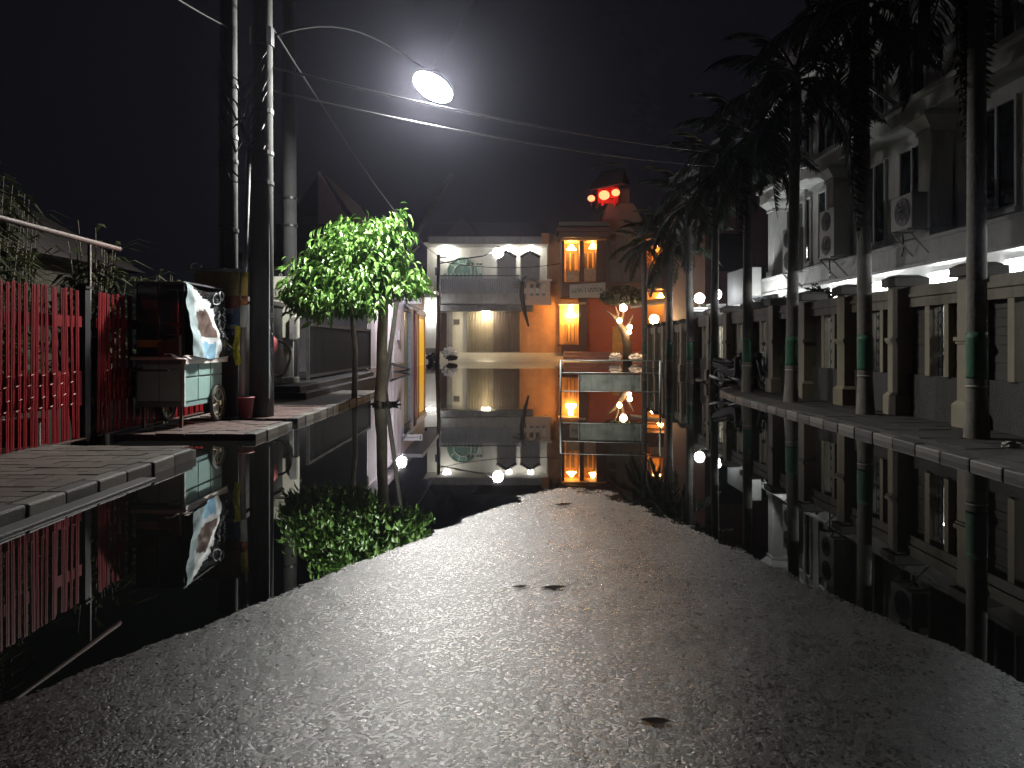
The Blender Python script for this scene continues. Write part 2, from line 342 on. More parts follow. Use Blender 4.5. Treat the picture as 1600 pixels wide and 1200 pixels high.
# ------------------------------------------------------------------ boundary wall with pillars and grilles
def wall_meshes():
    d = {}
    def put(k, mb, m):
        me = mb.mesh(k); me.materials.append(m); d[k] = me
    # a bay runs from y=0.18 to y=1.92 between pillars at 0 and 2.1; street side is -x
    put('plinth', box(0.03, 0.24, 0.17, 1.93, 0, 0.72), m_stone)
    put('beam', MB().box(-0.02, 0.24, 0.17, 1.93, 1.86, 2.02).box(-0.05, 0.26, 0.17, 1.93, 2.022, 2.08).box(-0.03, 0.25, 0.17, 1.93, 2.082, 2.2), mat('beam_render', (0.17, 0.15, 0.112), 0.7, 0.2, 5, 0.2, 60, stain=0.5))
    for k, (a, b) in {'panel': (0.17, 0.68), 'panel_far': (1.36, 1.93)}.items():
        mb = MB()
        for i in range(9): mb.box(0.09+0.006*(i % 2), 0.2, a, b, 0.722+i*0.1263, 0.722+i*0.1263+0.118)
        mb.box(0.105, 0.19, a, b, 0.721, 1.858); put(k, mb, m_taupe)
    put('frame_post', box(-0.01, 0.22, 0.68, 0.8, 0.722, 1.858), m_cream)
    put('frame_post_far', box(-0.01, 0.22, 1.22, 1.36, 0.722, 1.858), m_cream)
    g = MB()
    for i in range(4): y = 0.85+i*0.105; g.box(0.1, 0.118, y, y+0.016, 0.72, 1.86)
    for j in range(5):
        z = 0.85+j*0.22
        for i in range(2):
            pts = [(0.109, 0.92+0.17*i+0.05*math.cos(a*0.7)*(1-a/22), z+0.05*math.sin(a*0.7)*(1-a/22)) for a in range(16)]
            g.tube(pts, 0.008, n=5)
    put('grille', g, m_grille)
    put('pillar', MB().box(-0.17, 0.26, -0.17, 0.17, 0.0, 2.22), m_cream)
    put('pillar_base', MB().box(-0.23, 0.3, -0.22, 0.22, 0, 0.34).add([(-0.23,-0.22,0.34),(0.3,-0.22,0.34),(0.3,0.22,0.34),(-0.23,0.22,0.34),(-0.175,-0.175,0.4),(0.26,-0.175,0.4),(0.26,0.175,0.4),(-0.175,0.175,0.4)], [(0,1,5,4),(1,2,6,5),(2,3,7,6),(3,0,4,7)]), m_cream)
    put('pillar_band', MB().box(-0.21, 0.28, -0.205, 0.205, 1.28, 1.34).box(-0.19, 0.27, -0.19, 0.19, 1.24, 1.279), m_cream)
    put('pillar_cap', MB().box(-0.25, 0.33, -0.25, 0.25, 2.222, 2.36).add([(-0.25,-0.25,2.361),(0.33,-0.25,2.361),(0.33,0.25,2.361),(-0.25,0.25,2.361),(-0.14,-0.15,2.42),(0.2,-0.15,2.42),(0.2,0.15,2.42),(-0.14,0.15,2.42)], [(0,1,5,4),(1,2,6,5),(2,3,7,6),(3,0,4,7),(4,5,6,7)]), m_taupe)
    return d
WM = wall_meshes()
def wall_run(name, label, x, y0, n, z, last=True):
    t = thing(name, label, 'wall', (x, y0, z))
    for i in range(n+1):
        y = y0+2.1*i
        if i < n or last:
            p = inst('pillar', WM['pillar'], t, (x, y, z))
            for k, nm in (('pillar_base', 'base'), ('pillar_band', 'band'), ('pillar_cap', 'cap')): inst(nm, WM[k], p, (x, y, z))
        if i < n:
            for k, nm in (('plinth', 'plinth'), ('beam', 'beam'), ('panel', 'panel'), ('panel_far', 'panel'), ('frame_post', 'frame_post'), ('frame_post_far', 'frame_post'), ('grille', 'grille')):
                inst(nm, WM[k], t, (x, y, z))
    return t
wall_run('boundary_wall', 'long cream and taupe garden wall with capped pillars beside the right sidewalk', 6.76, 9.1, 9, 0.07)
wall_run('boundary_wall', 'far garden wall with slots beyond the lit gate pillars', 7.75, 32.5, 5, 0.02)

# gate pillars carrying the twin globe lamps
def gate_pillar(px, py, D, label, lab2, w):
    g = P(px, py, D)
    t = thing('gate_pillar', label, 'pillar', (g.x, D, 0))
    top = g.z-0.42
    obj('shaft', box(g.x-w, g.x+w, D-w, D+w, 0.3, top-0.12), m_cream, t, bevel=0.02)
    obj('base', box(g.x-w-0.07, g.x+w+0.07, D-w-0.07, D+w+0.07, -0.1, 0.4), m_cream, t, bevel=0.03)
    obj('cap', MB().box(g.x-w-0.06, g.x+w+0.06, D-w-0.06, D+w+0.06, top-0.118, top-0.02).box(g.x-w-0.1, g.x+w+0.1, D-w-0.1, D+w+0.1, top-0.018, top+0.05), m_white, t, bevel=0.01)
    l = thing('globe_lamp', lab2, 'lamp', (g.x, D, top+0.05), 'globe lamps on the gate pillars')
    obj('stem', MB().lathe(g.x, D, [(0.07, top+0.052), (0.07, top+0.07), (0.025, top+0.09), (0.025, top+0.24)], 10), m_black, l)
    obj('globe', MB().sphere((g.x, D, g.z), 0.2, 14, 8), emit('globe_light', (0.95, 0.98, 1.0), 60), l, smooth=True)
gate_pillar(1093, 466, 30, 'pale gate pillar under the left one of the twin white lamps', 'lit white globe lamp, left one of the twin pair by the palms', 0.27)
gate_pillar(1119, 460, 29, 'grey gate pillar under the right one of the twin white lamps', 'lit white globe lamp, right one of the twin pair by the palms', 0.2)

# ------------------------------------------------------------------ palms
def frond_mesh(L, droop, seed, nl=34, lw=0.035, ll=0.5, m=None):
    rng = random.Random(seed); mb = MB(); pts = []
    p = Vector((0,0,0)); a = 0.0
    for i in range(13):
        pts.append(p.copy()); p = p+Vector((math.cos(a), 0, math.sin(a)))*(L/12); a -= droop/12*(0.5+i/12)
    mb.tube(pts, [0.028*(1-i/13)+0.004 for i in range(13)], n=5)
    for i in range(nl):
        u = 0.12+0.86*i/nl; k = min(11, int(u*12)); f = u*12-k
        c = pts[k].lerp(pts[k+1], f); t = (pts[k+1]-pts[k]).normalized()
        for s in (-1, 1):
            l = ll*math.sin(math.pi*min(1, 0.2+u*0.85))**0.6*rng.uniform(0.75, 1.1)
            d = (t*0.55+Vector((0, s, 0))*0.8+Vector((0,0,-1))*rng.uniform(0.25, 0.8)).normalized()
            w = t.cross(d).cross(d).normalized()*lw
            e = c+d*l+Vector((0,0,-0.18*l)); md = c+d*l*0.5
            mb.add([c, md+w, e, md-w], [(0,1,2,3)])
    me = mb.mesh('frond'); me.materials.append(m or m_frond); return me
FR = [frond_mesh(2.5, R(75), 1), frond_mesh(2.3, R(95), 2), frond_mesh(2.6, R(60), 3)]
DRY = [frond_mesh(2.7, R(30), 8, 30, 0.03, 0.4, m_dryf), frond_mesh(2.2, R(25), 9, 30, 0.03, 0.35, m_dryf)]
def palm(i, x, y, h, label, dry, z0=0.07, r=0.125):
    rng = random.Random(50+i)
    t = thing('palm_tree', label, 'palm tree', (x, y, z0), 'palms along the right kerb')
    lean = rng.uniform(-0.016, 0.016)
    prof = []; k = 0; z = -0.05
    while z < h:
        rr = r*(1.28-0.28*min(1, z/0.6))*(1-0.22*max(0, z-1)/h) if z < 1 else r*(1-0.22*(z-1)/h)
        prof.append((rr*(1.0 if k % 2 else 0.975), z)); z += 0.09 if k % 2 else 0.03; k += 1
    def ring(z0_, z1_, e):
        return [(rr+e, z) for rr, z in prof if z0_ <= z <= z1_]
    def put(nm, pr, m, parent=t):
        mb = MB().lathe(0, 0, pr, 14); mb.v = [(a+x+lean*c, b+y, c+z0) for a, b, c in mb.v]; return obj(nm, mb, m, parent, smooth=True)
    put('trunk', prof, m_palm)
    put('painted_band', ring(0.74, 1.42, 0.004), m_palmg)
    put('painted_band', ring(1.43, 1.5, 0.005), m_palmw)
    put('painted_band', ring(0.62, 0.72, 0.005), m_palmw)
    put('crownshaft', [(r*0.78, h-0.05), (r*1.0, h+0.15), (r*0.9, h+0.6), (r*0.45, h+0.95)], mat('crownshaft', (0.05, 0.09, 0.035), 0.5))
    top = Vector((x+lean*h, y, z0+h+0.8)); nf = 15
    for k in range(nf):
        az = 2*math.pi*(k*0.381966+rng.uniform(-0.03, 0.03)); el = R(68-118*(k/nf)+rng.uniform(-8, 8))
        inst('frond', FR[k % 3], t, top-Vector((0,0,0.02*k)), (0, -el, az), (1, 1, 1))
    for (az, el, ln, dz) in dry:
        inst('dead_frond', DRY[int(abs(az)) % 2], t, top-Vector((-0.16*math.cos(R(az)), -0.16*math.sin(R(az)), dz)), (0, R(el), R(az)), (ln, 1, 1))
PALMS = [
 (6.02, 9.95, 6.3, 'nearest palm at the right edge, wide dark trunk with green band', [(100, 82, 1.15, 0.4), (60, 80, 1.1, 0.3), (115, 80, 0.9, 0.5)]),
 (6.12, 13.3, 6.6, 'second nearest palm, pale lit foot and bright green band, in front of the wall', [(235, 82, 1.2, 0.5), (200, 84, 1.45, 0.6), (215, 80, 1.3, 0.6)]),
 (5.92, 16.3, 6.2, 'third nearest palm on the right sidewalk, left of the double-fan air conditioner', [(150, 75, 1.0, 0.4)]),
 (5.97, 19.5, 5.9, 'fourth palm on the right, dark trunk standing beside the parked motorcycles', [(200, 78, 1.0, 0.4)]),
 (5.98, 22.8, 5.9, 'black palm trunk standing between the twin white lamps', [(170, 80, 0.8, 0.4)]),
 (6.05, 26.0, 5.6, 'dark palm standing just left of the twin white lamps', [(260, 80, 0.9, 0.4)]),
 (5.95, 29.2, 4.7, 'farthest pale grey palm trunk in front of the orange lit house', [(250, 75, 0.9, 0.3), (150, 75, 0.8, 0.3)]),
]
for i, (x, y, h, lab, dry) in enumerate(PALMS):
    palm(i, x, y, h, lab, dry, 0.07 if i < 4 else -0.02, 0.125 if i < 5 else 0.14)
palm(7, 7.55, 43.5, 6.5, 'thin dark palm trunk rising beside the red pillar lamp', [], 0.0, 0.17)

# ------------------------------------------------------------------ white building behind the wall
def white_building():
    t = thing('white_building', 'large white columned building behind the garden wall on the right', 'building', (9, 8, 0))
    obj('ground_wall', box(10.4, 10.6, 6, 25.9, 0, 3.36), m_white, t)
    obj('ceiling', box(8.45, 10.6, 6, 25.9, 3.37, 3.5), m_white, t)
    obj('fascia', MB().box(8.3, 8.44, 6, 25.9, 2.98, 3.38).box(8.26, 8.44, 6, 25.9, 3.381, 3.46).box(8.27, 8.44, 6, 25.9, 2.92, 2.978), m_facade, t, bevel=0.008)
    obj('upper_wall', box(9.0, 9.2, 6, 25.9, 3.5, 9.6), m_facade, t)
    obj('end_wall', box(9.0, 14, 25.91, 26.1, 0, 9.6), m_facade, t)
    obj('entablature', MB().box(8.35, 9.0, 6, 25.9, 6.02, 6.3).box(8.22, 9.0, 6, 25.9, 6.301, 6.42).box(8.3, 9.0, 6, 25.9, 8.9, 9.2), m_facade, t, bevel=0.01)
    obj('roof', box(8.0, 14, 5.9, 26.2, 9.61, 9.9), m_roof, t)
    for y in (11.0, 15.8, 20.5, 25.2):
        c = obj('column', box(8.48, 8.94, y-0.24, y+0.24, 3.461, 5.62), m_facade, t, bevel=0.015)
        obj('capital', MB().box(8.44, 8.98, y-0.28, y+0.28, 5.625, 5.7).add([(8.46,y-.26,5.705),(8.98,y-.26,5.705),(8.98,y+.26,5.705),(8.46,y+.26,5.705),(8.28,y-.4,5.9),(8.98,y-.4,5.9),(8.98,y+.4,5.9),(8.28,y+.4,5.9)], [(0,1,5,4),(1,2,6,5),(2,3,7,6),(3,0,4,7)]).box(8.26, 8.98, y-0.42, y+0.42, 5.901, 6.015), m_facade, c, bevel=0.006)
        obj('column_base', box(8.43, 8.97, y-0.3, y+0.3, 3.462, 3.68), m_facade, c, bevel=0.01)
    for y in (8.6, 10.2, 12.5, 14.2, 17.2, 19.0, 21.9, 23.6):
        for z0, z1 in ((3.75, 5.75), (6.7, 8.5)):
            w = obj('window', box(8.985, 8.997, y-0.55, y+0.55, z0, z1), m_pane, t)
            f = MB()
            for yy in (-0.58, -0.03, 0.52): f.box(8.94, 8.999, y+yy, y+yy+0.06, z0, z1)
            f.box(8.94, 8.999, y-0.52, y-0.03, z0, z0+0.06).box(8.94, 8.999, y-0.52, y-0.03, z1-0.06, z1).box(8.94, 8.999, y+0.03, y+0.52, z0, z0+0.06).box(8.94, 8.999, y+0.03, y+0.52, z1-0.06, z1)
            obj('frame', f, m_facade, w)
            if z0 < 5: obj('sill', box(8.86, 8.999, y-0.66, y+0.66, z0-0.1, z0-0.005), m_facade, w)
    # raking pediment bars of the upper balcony
    for y in (13.4, 18.2, 23.0):
        m = MB().tube([(8.35, y-1.6, 6.44), (8.35, y, 7.5), (8.35, y+1.6, 6.44)], 0.07, n=4)
        for k in (-0.8, -0.3, 0.3, 0.8): m.tube([(8.35, y+k, 6.44), (8.35, y+k*0.75, 7.5-abs(k)*0.62)], 0.04, n=4)
        obj('balcony_truss', m, m_facade, t)
    for k, y in enumerate((8.5, 11.6, 14.6, 17.6, 20.6, 23.8)):
        d = obj('ground_window', box(10.37, 10.398, y-0.6, y+0.6, 0.9, 2.2), m_pane, t)
    # fluorescent battens on the recessed wall
    for y in (9.5, 12.4, 15.4, 18.3, 21.2, 24.2):
        b = obj('batten_lamp', box(10.3, 10.396, y-0.65, y+0.65, 3.0, 3.06), m_white, t)
        obj('tube_light', MB().tube([(10.27, y-0.6, 2.98), (10.27, y+0.6, 2.98)], 0.022, n=8), emit('tube_light', (0.93, 0.97, 1.0), 420), b)
    obj('porch_canopy', box(8.3, 9.4, 26.6, 29.6, 2.75, 4.05), mat('canopy_grey', (0.03, 0.032, 0.033), 0.7, 0.1, 3, 0.05, stain=0.3), t, bevel=0.02)
    obj('canopy_edge', box(8.24, 9.44, 26.5, 29.7, 2.64, 2.748), m_white, t)
    obj('downpipe', tube([(8.93, 23.4, 3.5), (8.93, 23.4, 9)], 0.05), m_white, t)
white_building()
def courtyard_lamp(x, y, z, lab, st):
    t = thing('courtyard_lamp', lab, 'lamp', (x, y, 0), 'lamps in the courtyard behind the wall')
    obj('post', MB().lathe(x, y, [(0.09, -0.2), (0.06, 0.2), (0.035, 0.3), (0.035, z-0.16)], 10), m_black, t)
    obj('globe', MB().sphere((x, y, z), 0.14, 12, 8), emit('court_light_%d' % st, (0.94, 0.98, 1.0), st), t, smooth=True)
courtyard_lamp(7.7, 23.9, 2.15, 'white courtyard lamp glowing behind the wall near the tall white column', 420)
courtyard_lamp(8.05, 16.4, 1.75, 'white courtyard lamp glowing behind the grilles of the nearer wall bays', 6)

def ac_unit(y, z, h, w, fans, lab, x=8.06):
    t = thing('air_conditioner', lab, 'air conditioner', (x, y, z), 'air conditioners on the white building')
    obj('casing', box(x-0.16, x+0.16, y-w/2, y+w/2, z, z+h), m_ac, t, bevel=0.02)
    for k in range(fans):
        cz = z+h*(k+0.5)/fans; r = min(w, h/fans)*0.4; cyy = y-w*0.08 if fans == 1 else y
        f = obj('fan', MB().lathe(x-0.164, cyy, [(r, -0.006), (r, 0.0)], 20, cz, 'x'), m_black, t)
        g = MB()
        for q in range(1, 5):
            pts = [(x-0.18, cyy+r*q/4*math.cos(a), cz+r*q/4*math.sin(a)) for a in [2*math.pi*i/18 for i in range(19)]]
            g.tube(pts, 0.006, n=4, cap=False)
        for q in range(4): a = math.pi*q/4; g.tube([(x-0.18, cyy-r*math.cos(a), cz-r*math.sin(a)), (x-0.18, cyy+r*math.cos(a), cz+r*math.sin(a))], 0.006, n=4)
        obj('fan_grille', g, m_grille, f)
    for yy in (y-w*0.35, y+w*0.35):
        b = MB(); b.tube([(x-0.2, yy, z-0.02), (8.3 if x < 8.3 else 8.99, yy, z-0.02)], 0.02, n=4).tube([(x-0.18, yy, z-0.03), (8.3, yy, z-0.5)], 0.018, n=4)
        obj('bracket', b, m_steel, t)
    obj('pipe', tube([(x+0.1, y+w*0.4, z+0.2), (x+0.12, y+w*0.5+0.08, z+0.15), (x+0.16, y+w*0.5+0.1, z-0.3), (8.28, y+w*0.5+0.3, z-0.45)], 0.02, n=6), m_black, t, smooth=True)
ac_unit(15.6, 3.62, 0.7, 0.85, 1, 'single-fan air conditioner on brackets between the two nearest palm trunks')
ac_unit(19.3, 3.48, 1.2, 0.9, 2, 'tall double-fan air conditioner beside the second nearest palm')
ac_unit(22.2, 3.4, 1.25, 0.8, 2, 'dark tall air conditioner right of the third palm trunk', 8.12)
ac_unit(25.7, 2.9, 0.95, 0.8, 1, 'pale air conditioner left of the brightly lit white column')

# shrubs peeping over the wall
def shrub(name, c, rx, ry, rz, n, label, mtl, leaf=0.09, group=None, stems=5, seed=0, cat='shrub'):
    rng = random.Random(seed+int(abs(c[0]*100)+c[1]*10)); z0 = 0.0
    t = thing(name, label, cat, (c[0], c[1], z0), group)
    st = MB()
    for i in range(stems):
        e = Vector((c[0]+rng.uniform(-rx, rx)*0.6, c[1]+rng.uniform(-ry, ry)*0.6, c[2]+rng.uniform(-.2, .4)*rz))
        b = Vector((c[0]+rng.uniform(-.1, .1), c[1]+rng.uniform(-.1, .1), z0)); st.tube([b, b.lerp(e, 0.5)+Vector((rng.uniform(-.08, .08), 0, 0.05)), e], [0.02, 0.015, 0.006], n=5)
    obj('stem', st, m_bark, t)
    mb = MB()
    for i in range(n):
        d = Vector((rng.gauss(0, 1), rng.gauss(0, 1), rng.gauss(0, 1))).normalized()*rng.uniform(0.45, 1.0)**0.5
        q = 0.8+0.5*mnoise.noise(d*2.3+Vector((seed, 0, 0)))
        p = Vector((c[0]+d.x*rx*q, c[1]+d.y*ry*q, c[2]+d.z*rz*q))
        u = Vector((rng.gauss(0, 1), rng.gauss(0, 1), rng.gauss(0, 0.6))).normalized(); w = u.cross(Vector((rng.gauss(0, 1), rng.gauss(0, 1), rng.gauss(0, 1)))).normalized()
        l = leaf*rng.uniform(0.6, 1.3); mb.add([p-u*l, p+w*l*0.35, p+u*l, p-w*l*0.35], [(0,1,2,3)])
    obj('foliage', mb, mtl, t)
    return t
shrub('shrub', (7.35, 18.6, 2.36), 0.4, 0.75, 0.4, 1100, 'dark clipped shrub rounding over the wall top right of the third palm', m_shrub)
shrub('shrub', (7.35, 21.6, 2.36), 0.35, 0.8, 0.35, 800, 'low dark shrub over the wall top left of the third palm', m_shrub)
shrub('shrub', (7.7, 30.6, 2.7), 0.3, 0.3, 0.25, 250, 'little dark bush on top of the pale gate pillar side', m_shrub)
shrub('shrub', (7.6, 12.0, 1.3), 0.3, 0.8, 0.8, 600, 'leafy plant seen through the nearest wall opening', m_shrub)
shrub('shrub', (7.6, 14.3, 1.2), 0.3, 0.8, 0.7, 600, 'leafy plant seen through the wall opening behind the second nearest palm', m_shrub)

# ------------------------------------------------------------------ motorcycles
def motorcycle(x, y, rz, label):
    """local frame: +y forward"""
    t = thing('motorcycle', label, 'motorcycle', (0, 0, 0), 'motorcycles parked by the right wall')
    def ring(cy_, cz, r, rr):
        mb = MB(); n = 20
        pts = [(0, cy_+r*math.cos(2*math.pi*i/n), cz+r*math.sin(2*math.pi*i/n)) for i in range(n+1)]
        return mb.tube(pts, rr, n=6, cap=False)
    for cy_ in (-0.6, 0.62):
        w = obj('wheel', ring(cy_, 0.28, 0.24, 0.045), m_rubber, t, smooth=True)
        s = MB().lathe(0, cy_, [(0.05, -0.05), (0.05, 0.05)], 10, 0.28, 'x')
        for k in range(6): a = math.pi*k/3; s.tube([(0, cy_, 0.28), (0, cy_+0.22*math.cos(a), 0.28+0.22*math.sin(a))], 0.012, n=4)
        obj('rim', s, m_steel, w)
    obj('body', MB().prism([(-0.12, -0.75, 0.62), (-0.12, -0.3, 0.42), (-0.12, 0.1, 0.32), (-0.12, 0.3, 0.36), (-0.12, 0.36, 0.62), (-0.12, 0.05, 0.56), (-0.12, -0.3, 0.68), (-0.12, -0.78, 0.76)], (0.24, 0, 0)), m_black, t, bevel=0.03)
    obj('seat', MB().prism([(-0.12, -0.7, 0.765), (-0.12, 0.0, 0.7), (-0.12, 0.02, 0.76), (-0.12, -0.35, 0.8), (-0.12, -0.72, 0.86)], (0.24, 0, 0)), m_rubber, t, bevel=0.02)
    obj('leg_shield', MB().prism([(-0.2, 0.3, 0.38), (-0.2, 0.38, 0.38), (-0.2, 0.48, 0.9), (-0.2, 0.4, 0.92)], (0.4, 0, 0)), m_black, t, bevel=0.02)
    f = MB()
    for s in (-0.07, 0.07): f.tube([(s, 0.62, 0.28), (s, 0.44, 0.85)], 0.02, n=6)
    obj('fork', f, m_steel, t)
    obj('handlebar', MB().tube([(-0.34, 0.28, 1.02), (-0.12, 0.4, 0.99), (0, 0.42, 0.96), (0.12, 0.4, 0.99), (0.34, 0.28, 1.02)], 0.016, n=6), m_black, t)
    obj('headlight', MB().sphere((0, 0.5, 0.93), 0.09, 12, 8), m_pane, t, smooth=True)
    for s in (-1, 1):
        k = obj('mirror', MB().lathe(s*0.28, 0.3, [(0.055, 0), (0.055, 0.02)], 12, 1.22, 'y'), m_pane, t)
        obj('mirror_stem', tube([(s*0.26, 0.32, 1.02), (s*0.28, 0.31, 1.17)], 0.008, n=5), m_black, k)
    obj('mudguard', MB().tube([(0, 0.62+0.31*math.cos(a), 0.28+0.31*math.sin(a)) for a in [R(d) for d in range(20, 161, 20)]], 0.05, n=6), m_black, t, smooth=True)
    obj('exhaust', tube([(0.14, 0.1, 0.25), (0.17, -0.4, 0.27), (0.18, -0.8, 0.34)], [0.025, 0.045, 0.05], n=8), m_steel, t, smooth=True)
    t.location = (x, y, 0.07); t.rotation_euler = (R(6), 0, rz); t.rotation_euler = (0, R(5), rz)
    return t
motorcycle(6.15, 21.3, R(200), 'dark scooter parked nearer the road beside the fourth palm')
motorcycle(6.52, 20.9, R(195), 'dark scooter parked closer to the garden wall behind the fourth palm')
obj('paper_scrap', MB().blob((5.88, 9.05, 0.115), 0.1, 0.07, 0.04, 10, 6, 0.5, 3), mat('scrap_white', (0.5, 0.5, 0.47), 0.7), label='pale crumpled paper scrap lying on the sidewalk at the right edge', cat='litter')

# ------------------------------------------------------------------ left sidewalk: three raised slabs
PV = MB().box(-0.192, 0.192, -0.094, 0.094, -0.03, 0.012).mesh('paver'); PV.materials.append(m_paver)
PV2 = MB().box(-0.192, 0.192, -0.094, 0.094, -0.03, 0.012).mesh('paver'); PV2.materials.append(m_paver2)
KS = box(-0.085, 0.085, -0.245, 0.245, -0.3, 0.018)
KW = KS.mesh('kerb_stone'); KW.materials.append(m_kerbw); KB = KS.mesh('kerb_stone'); KB.materials.append(m_kerbb)
def left_slab(name, x0, x1, y0, y1, z, pv, skew=0.0, kmax=30, pmax=30):
    b = structure(name, MB().prism([(x0, y0, -0.3), (x1-0.02, y0, -0.3), (x1-0.02, y1, -0.3), (x0, y1+skew, -0.3)], (0, 0, 0.3+z-0.006)), m_mortar)
    k = 0; y = y0+0.25
    while y+0.2 < min(y1, kmax):
        o = inst('kerb_stone', KW if k % 2 else KB, b, (x1-0.085+random.uniform(-.008, .008), y, z+random.uniform(-.008, .006)), (random.uniform(-.01, .01), random.uniform(-.02, .02), random.uniform(-.012, .012)))
        bv = o.modifiers.new('edge', 'BEVEL'); bv.width = 0.018; bv.segments = 2
        y += 0.5; k += 1
    r = 0; y = y0+0.1
    while y+0.09 < min(y1, pmax)+abs(skew)*0.3:
        x = x1-0.17-0.2-(0.2 if r % 2 else 0)
        if r % 2: inst('paver', pv, b, (x1-0.17-0.1, y, z+random.uniform(-.003, .003)), (0, 0, 0), (0.49, 1, 1))
        while x-0.19 > x0:
            px = 800+1200*x/max(y, 0.1)
            if px > -60:
                inst('paver', pv, b, (x, y, z+random.uniform(-.005, .004)), (random.uniform(-.014, .014), random.uniform(-.014, .014), random.uniform(-.012, .012)))
            x -= 0.4
        y += 0.2; r += 1
    return b
left_slab('sidewalk_left_near', -7.0, -3.6, 3.2, 8.8, 0.1, PV, 0.75)
left_slab('sidewalk_left_middle', -5.4, -3.47, 10.4, 12.2, 0.075, PV2)
left_slab('sidewalk_left_far', -5.4, -3.5, 12.55, 20.5, 0.08, PV2, 0, 22, 15.5)
structure('gutter_lip', box(-3.585, -3.42, 3.0, 7.4, -0.2, 0.02), m_kerbb, bevel=0.01)
structure('terrace', MB().box(-9.5, -4.75, 17.2, 26.4, -0.2, 0.36).box(-9.5, -4.55, 17.0, 26.5, -0.2, 0.22), mat('terrace_dark', (0.03, 0.029, 0.03), 0.7, 0.3, 4, spec=0.15), bevel=0.02)

obj('concrete_block', MB().prism([(-6.5, 8.95, 0.09), (-5.62, 9.02, 0.09), (-5.62, 9.02, 0.37), (-5.68, 9.02, 0.41), (-6.5, 8.95, 0.41)], (0, 0.32, 0)), m_conc, bevel=0.02,
    label='grey concrete block on the paving before the red gate at the left edge', cat='concrete block')

# ------------------------------------------------------------------ red folding gate (two leaves)
LINK = MB().tube([(0, 0, 0), (0, 0.05, 0.015), (0, 0.055, 0.12), (0, 0.1, 0.13)], 0.0075, n=4).mesh('lattice_link'); LINK.materials.append(m_redl)
def folding_gate(y0, y1, label, x=-5.5):
    t = thing('folding_gate', label, 'gate', (x, y0, 0.1))
    bar = MB().box(-0.005, 0.005, -0.03, 0.03, 0, 1.88).box(0.0055, 0.009, -0.006, 0.006, 0, 1.87).mesh('bar'); bar.materials.append(m_red)
    n = int((y1-y0)/0.21)
    for i in range(n+1):
        for d in (0, 0.082):
            inst('bar', bar, t, (x+random.uniform(-.006, .006), y0+0.21*i+d+random.uniform(-.006, .006), 0.1+random.uniform(0, .03)), (random.uniform(-.012, .012), random.uniform(-.014, .014), random.uniform(-.15, .15)))
    for z0, z1 in ((1.52, 1.66), (0.52, 0.96)):
        obj('backing_plate', box(x-0.03, x-0.018, y0-0.03, y1+0.03, z0, z1), m_red, t)
    for zz in (0.56, 0.82):
        for i in range(n):
            inst('lattice_link', LINK, t, (x+0.03, y0+0.21*i+0.1, zz+random.uniform(-.01, .01)))
    obj('bottom_track', box(x-0.03, x+0.03, y0-0.05, y1+0.05, 0.085, 0.1), m_rust, t)
folding_gate(6.9, 9.82, 'near leaf of the red folding gate at the left edge behind the paving')
folding_gate(10.2, 13.6, 'far leaf of the red folding gate behind the mint food cart')
obj('gate_post', MB().box(-5.62, -5.5, 9.9, 10.02, 0.05, 2.02).box(-5.64, -5.48, 9.88, 10.04, 2.021, 2.05), m_black, label='dark steel post in the gap between the two red gate leaves', cat='post')
def pipe_frame():
    t = thing('pipe_frame', 'rusty horizontal pipe frame standing above the red gate', 'pipe frame', (-5.58, 8.3, 0.1))
    obj('rail', tube([(-5.6, 6.6, 2.72), (-5.58, 8.3, 2.68), (-5.57, 10.9, 2.65)], 0.034, n=8), m_rust, t, smooth=True)
    for y in (6.7, 8.33, 10.15): obj('upright', tube([(-5.585, y, 0.1), (-5.585, y, 2.68)], 0.024, n=8), m_rust, t, smooth=True)
pipe_frame()

# ------------------------------------------------------------------ plants behind the gate
def reed(x, y, h, n, label, seed, spread=0.9):
    rng = random.Random(seed)
    t = thing('garden_plant', label, 'plant', (x, y, 0.0), 'plants behind the red gate')
    st = MB(); lf = MB()
    for i in range(n):
        a = rng.uniform(0, 2*math.pi); d = rng.uniform(0.05, 0.35); hh = h*rng.uniform(0.55, 1)
        b = Vector((x+0.25*math.cos(a)*d, y+0.25*math.sin(a)*d, 0)); e = Vector((x+math.cos(a)*spread*d*1.6, y+math.sin(a)*spread*d*1.6, hh))
        pts = [b.lerp(e, k/4)+Vector((0, 0, 0.1*math.sin(math.pi*k/4))) for k in range(5)]
        st.tube(pts, [0.022, 0.02, 0.016, 0.012, 0.006], n=5)
        for q in range(rng.randint(12, 20)):
            u = rng.uniform(0.25, 1); k = min(3, int(u*4)); p = pts[k].lerp(pts[k+1], u*4-k)
            az = rng.uniform(0, 2*math.pi); L = rng.uniform(0.35, 0.8); w = rng.uniform(0.02, 0.05)
            dr = Vector((math.cos(az), math.sin(az), rng.uniform(-0.1, 0.7))).normalized(); sd = dr.cross(Vector((0,0,1))).normalized()*w
            m1 = p+dr*L*0.5; e1 = p+dr*L+Vector((0, 0, -0.35*L))
            lf.add([p, m1+sd, e1, m1-sd], [(0,1,2,3)])
    obj('stem', st, mat('reed_stem', (0.06, 0.05, 0.03), 0.8), t); obj('foliage', lf, m_shrub, t)
